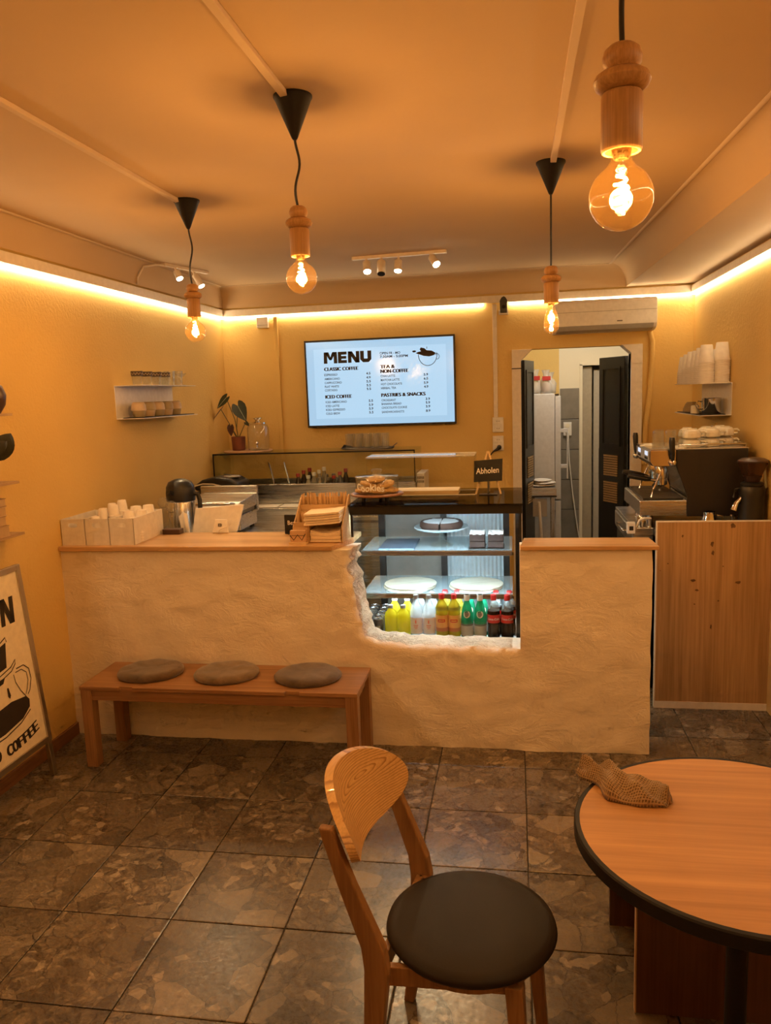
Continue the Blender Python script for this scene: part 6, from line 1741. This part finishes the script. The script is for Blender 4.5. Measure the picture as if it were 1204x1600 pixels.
# left shelf: upturned cup pairs below
ST = plain('stoneware_tan', (.55, .42, .28), .5); ST2 = plain('stoneware_olive', (.36, .29, .17), .5)
for k in range(5):
    y = 4.675+k*.135
    for q in range(2):
        t = thing('stoneware_cup', '%s stoneware cup of the %s pair on the left lower shelf' % (['lower', 'upper'][q], ['nearest', 'second', 'middle', 'fourth', 'farthest'][k]), 'cup', (-2.335, y, 1.7345+q*.040), group='stoneware cups on the left shelf')
        r1_, h_ = (.043, .042) if q == 0 else (.047, .052)
        if q == 0: MB().lathe([(0, 0), (.034, 0), (.036, .003), (r1_, .039), (.040, .039), (.033, .006), (0, .006)], 24, cap=False).build('cup', ST if k % 2 else ST2, t, smooth=.8)
        else: MB().lathe([(r1_-.003, .0), (r1_, 0), (r1_*.94, .035), (.036, .05), (.030, .053), (0, .053)], 24, cap=False).build('cup', ST2 if k % 2 else ST, t, smooth=.8)
# right shelf: stacks of paper cups
rc = pcup('paper_cup', .036, .0495, .115); first = True
def cup_stack(x, y, n, lb, group, dz=.0128):
    global first
    for k in range(n):
        o = rc if first else rc.copy()
        if not first: C.objects.link(o)
        first = False; o.location = (x, y, 1.8215+k*dz); tag(o, lb.replace('white paper cup in', 'topmost white paper cup of') if k == n-1 else lb, 'cup', group)
for (x, y, n, lb) in ((1.316, 5.41, 12, 'white paper cup in the nearest stack by the wall on the right shelf'), (1.222, 5.41, 11, 'white paper cup in the nearest outer stack on the right shelf'), (1.316, 5.53, 9, 'white paper cup in the second stack by the wall on the right shelf'), (1.222, 5.53, 10, 'white paper cup in the second outer stack on the right shelf'),
                      (1.222, 5.65, 9, 'white paper cup in the third outer stack on the right shelf'), (1.222, 5.80, 9, 'white paper cup in the fourth outer stack on the right shelf'), (1.222, 5.93, 8, 'white paper cup in the fifth outer stack on the right shelf'), (1.222, 6.06, 7, 'white paper cup in the farthest stack on the right shelf')):
    cup_stack(x, y, n, lb, 'paper cups on the right shelf')
t = thing('steel_pot', 'shiny steel pot with side handle on the right lower shelf', 'pot', (1.285, 5.52, 1.6212))
MB().lathe([(0, 0), (.058, 0), (.062, .005), (.062, .098), (.065, .102), (.0595, .102), (.0595, .006), (0, .006)], 32, cap=False).build('body', m_chrome, t, smooth=.7)
m = MB(); m.tube([(-.061, 0, .08), (-.085, -.01, .085), (-.10, -.01, .06), (-.085, -.01, .035), (-.061, 0, .03)], .005, 8); m.build('handle', m_chrome, t, smooth=1)
o = MB().lathe([(.028, .0), (.03, .0), (.027, .05), (.02, .055), (0, .055)], 18, cap=False).build('ceramic_cup', m_cup, smooth=.7); o.location = (1.205, 5.62, 1.6212); tag(o, 'little pale cup beside the steel pot on the right shelf', 'cup')
o = MB().lathe([(.056, 0), (.059, .001), (.055, .03), (.04, .06), (.03, .072), (0, .073)], 14, cap=False).build('glass_bowl', glass('tinted_bowl', (.75, .7, .62), .8, .03, .3, (.5, .42, .3)), smooth=.25); o.location = (1.235, 5.88, 1.6212); tag(o, 'upturned faceted bowl on the right lower shelf', 'bowl')
# white socket on the right wall below the shelf
t = thing('wall_outlet', 'white wall socket on the right wall above the cups', 'socket', (WR, 5.75, 1.50))
m = MB(t); m.box(WR-.02, WR-.001, 5.70, 5.80, 1.45, 1.55); m.build('plate', m_wall, t, bevel=.004)
m = MB(t); m.box(WR-.024, WR-.020, 5.72, 5.78, 1.47, 1.53); m.build('socket_insert', m_trim, t, bevel=.003)

# ================================================================== kitchen beyond the doorway
m_fr = plain('fridge_white', (.66, .67, .68), .3)
t = thing('tall_fridge', 'tall white fridge with long bar handles in the kitchen', 'fridge', (.1, 7.6, 0))
m = MB(t); m.box(-.26, .358, 7.30, 7.92, .03, 1.775); m.build('body', m_fr, t, bevel=.006)
for (z0, z1) in ((.05, .80), (.81, 1.755)):
    m = MB(t); m.box(.360, .412, 7.30, 7.92, z0, z1); dr = m.build('door', m_fr, t, bevel=.008)
m = MB(t); m.box(.362, .395, 7.298, 7.34, 1.756, 1.772); m.build('hinge_cover', m_black, t)
m = MB(t)
m.box(.466, .478, 7.325, 7.345, 1.0, 1.46); hb = m.build('handle_bar', m_fr, t, bevel=.003)
for z in (1.115, 1.44): m = MB(t); m.box(.412, .470, 7.32, 7.35, z-.017, z+.017); m.build('handle_mount', m_fr, t, bevel=.003)
m = MB(t); m.box(-.24, .34, 7.32, 7.90, 0, .03); m.build('plinth', m_black, t)
m_bag = glass('plastic_bag', (.8, .78, .74), .7, .15, .45, (.75, .7, .62)); m_redprint = plain('red_print', (.45, .03, .03), .5)
for k, (x, y, rx, h, lb) in enumerate(((.19, 7.42, .055, .17, 'left clear bag of rolls with red print on the kitchen fridge'), (.285, 7.43, .055, .165, 'middle clear bag with red print on the kitchen fridge'), (.33, 7.60, .06, .15, 'right clear plastic bag on the kitchen fridge'))):
    t = thing('food_bag', lb, 'bag', (x, y, 1.776), group='food bags on the kitchen fridge')
    m = MB(); P = []
    for i in range(20):
        a_ = 2*PI*i/20; row = []
        for (r, z) in ((.02, .002), (.9, .0), (1.05, .03), (1.0, .09), (.75, h*.8), (.35, h*.95), (.5, h*1.15), (.7, h*1.3)):
            jj = 1+.18*mnoise.noise(Vector((math.cos(a_)*2+k*3, math.sin(a_)*2, z*14)))
            row.append((rx*r*jj*math.cos(a_), rx*1.1*r*jj*math.sin(a_), z))
        P.append(row)
    m.grid(P, True); m.build('bag_film', m_bag, t, smooth=2)
    m = MB(); m.ball((0, 0, .05), (rx*.75, rx*.75, .045), 12, 8, jit=.3); m.build('contents', plain('bag_contents_%d' % k, [(.75, .68, .58), (.62, .35, .25), (.7, .66, .6)][k], .8), t, smooth=2)
    if k < 2: m = MB(); m.box(-rx*.6, rx*.75, -rx*1.12, -rx*1.02, h*.72, h*.95); m.build('print_patch', m_redprint, t)
t = thing('kitchen_trolley', 'steel kitchen table with dark edge in front of the fridge', 'table', (.2, 7.0, 0))
m = MB(t); m.box(-.12, .35, 6.86, 7.22, .905, .975); m.build('top', m_steel, t, bevel=.003)
m = MB(t); m.box(-.12, .352, 6.855, 7.22, .893, .9045); m.build('edge_strip', m_black, t)
for (x, y) in ((-.10, 6.90), (.31, 6.90), (-.10, 7.17), (.31, 7.17)): m = MB(t); m.box(x, x+.025, y, y+.025, 0, .893); m.build('leg', m_steelv, t)
m = MB(t); m.box(.15, .27, 6.88, 6.89, .72, .88); m.build('side_plate', plain('grey_plate2', (.45, .42, .38), .4), t)
t = thing('folded_towels', 'pile of white towels on the kitchen table', 'towel', (.23, 7.0, .9755))
for k, (w_, d_, z) in enumerate(((.115, .12, 0), (.10, .115, .021), (.085, .10, .042))):
    m = MB(); m.ball((0.02*(k % 2), 0, z+.011), (w_, d_, .0115), 18, 8, jit=.12); m.build('towel', m_paper, t, smooth=2)
t = thing('kitchen_broom', 'white broom standing in front of the kitchen table', 'broom', (.20, 6.90, 0))
m = MB(); m.tube([(.05, -.09, .02), (.0, -.085, .86)], .014, 10); m.build('handle', m_white, t, smooth=1)
m = MB(); m.box(-.06, .16, -.12, -.07, 0, .06); m.build('broom_head', m_white, t)
t = thing('wall_outlet', 'white double wall socket with cable in the kitchen', 'socket', (.512, 7.98, 1.42))
m = MB(t); m.box(.474, .553, 7.955, 7.9795, 1.355, 1.487); m.build('plate', m_white, t, bevel=.004)
for z in (1.452, 1.39):
    m = MB(t); m.tube([(.513, 7.956, z), (.513, 7.95, z)], .022, 18); m.build('socket_insert', m_cream, t)
m = MB(t); m.tube([(.513, 7.95, 1.39), (.514, 7.92, 1.385), (.52, 7.935, 1.30), (.53, 7.94, 1.1), (.56, 7.945, .8), (.60, 7.945, .5), (.63, 7.94, .3), (.64, 7.9, .12), (.62, 7.8, .012)], .006, 8, radii=[.016, .014, .006, .006, .006, .006, .006, .006, .006]); m.build('cable', m_white, t, smooth=1)
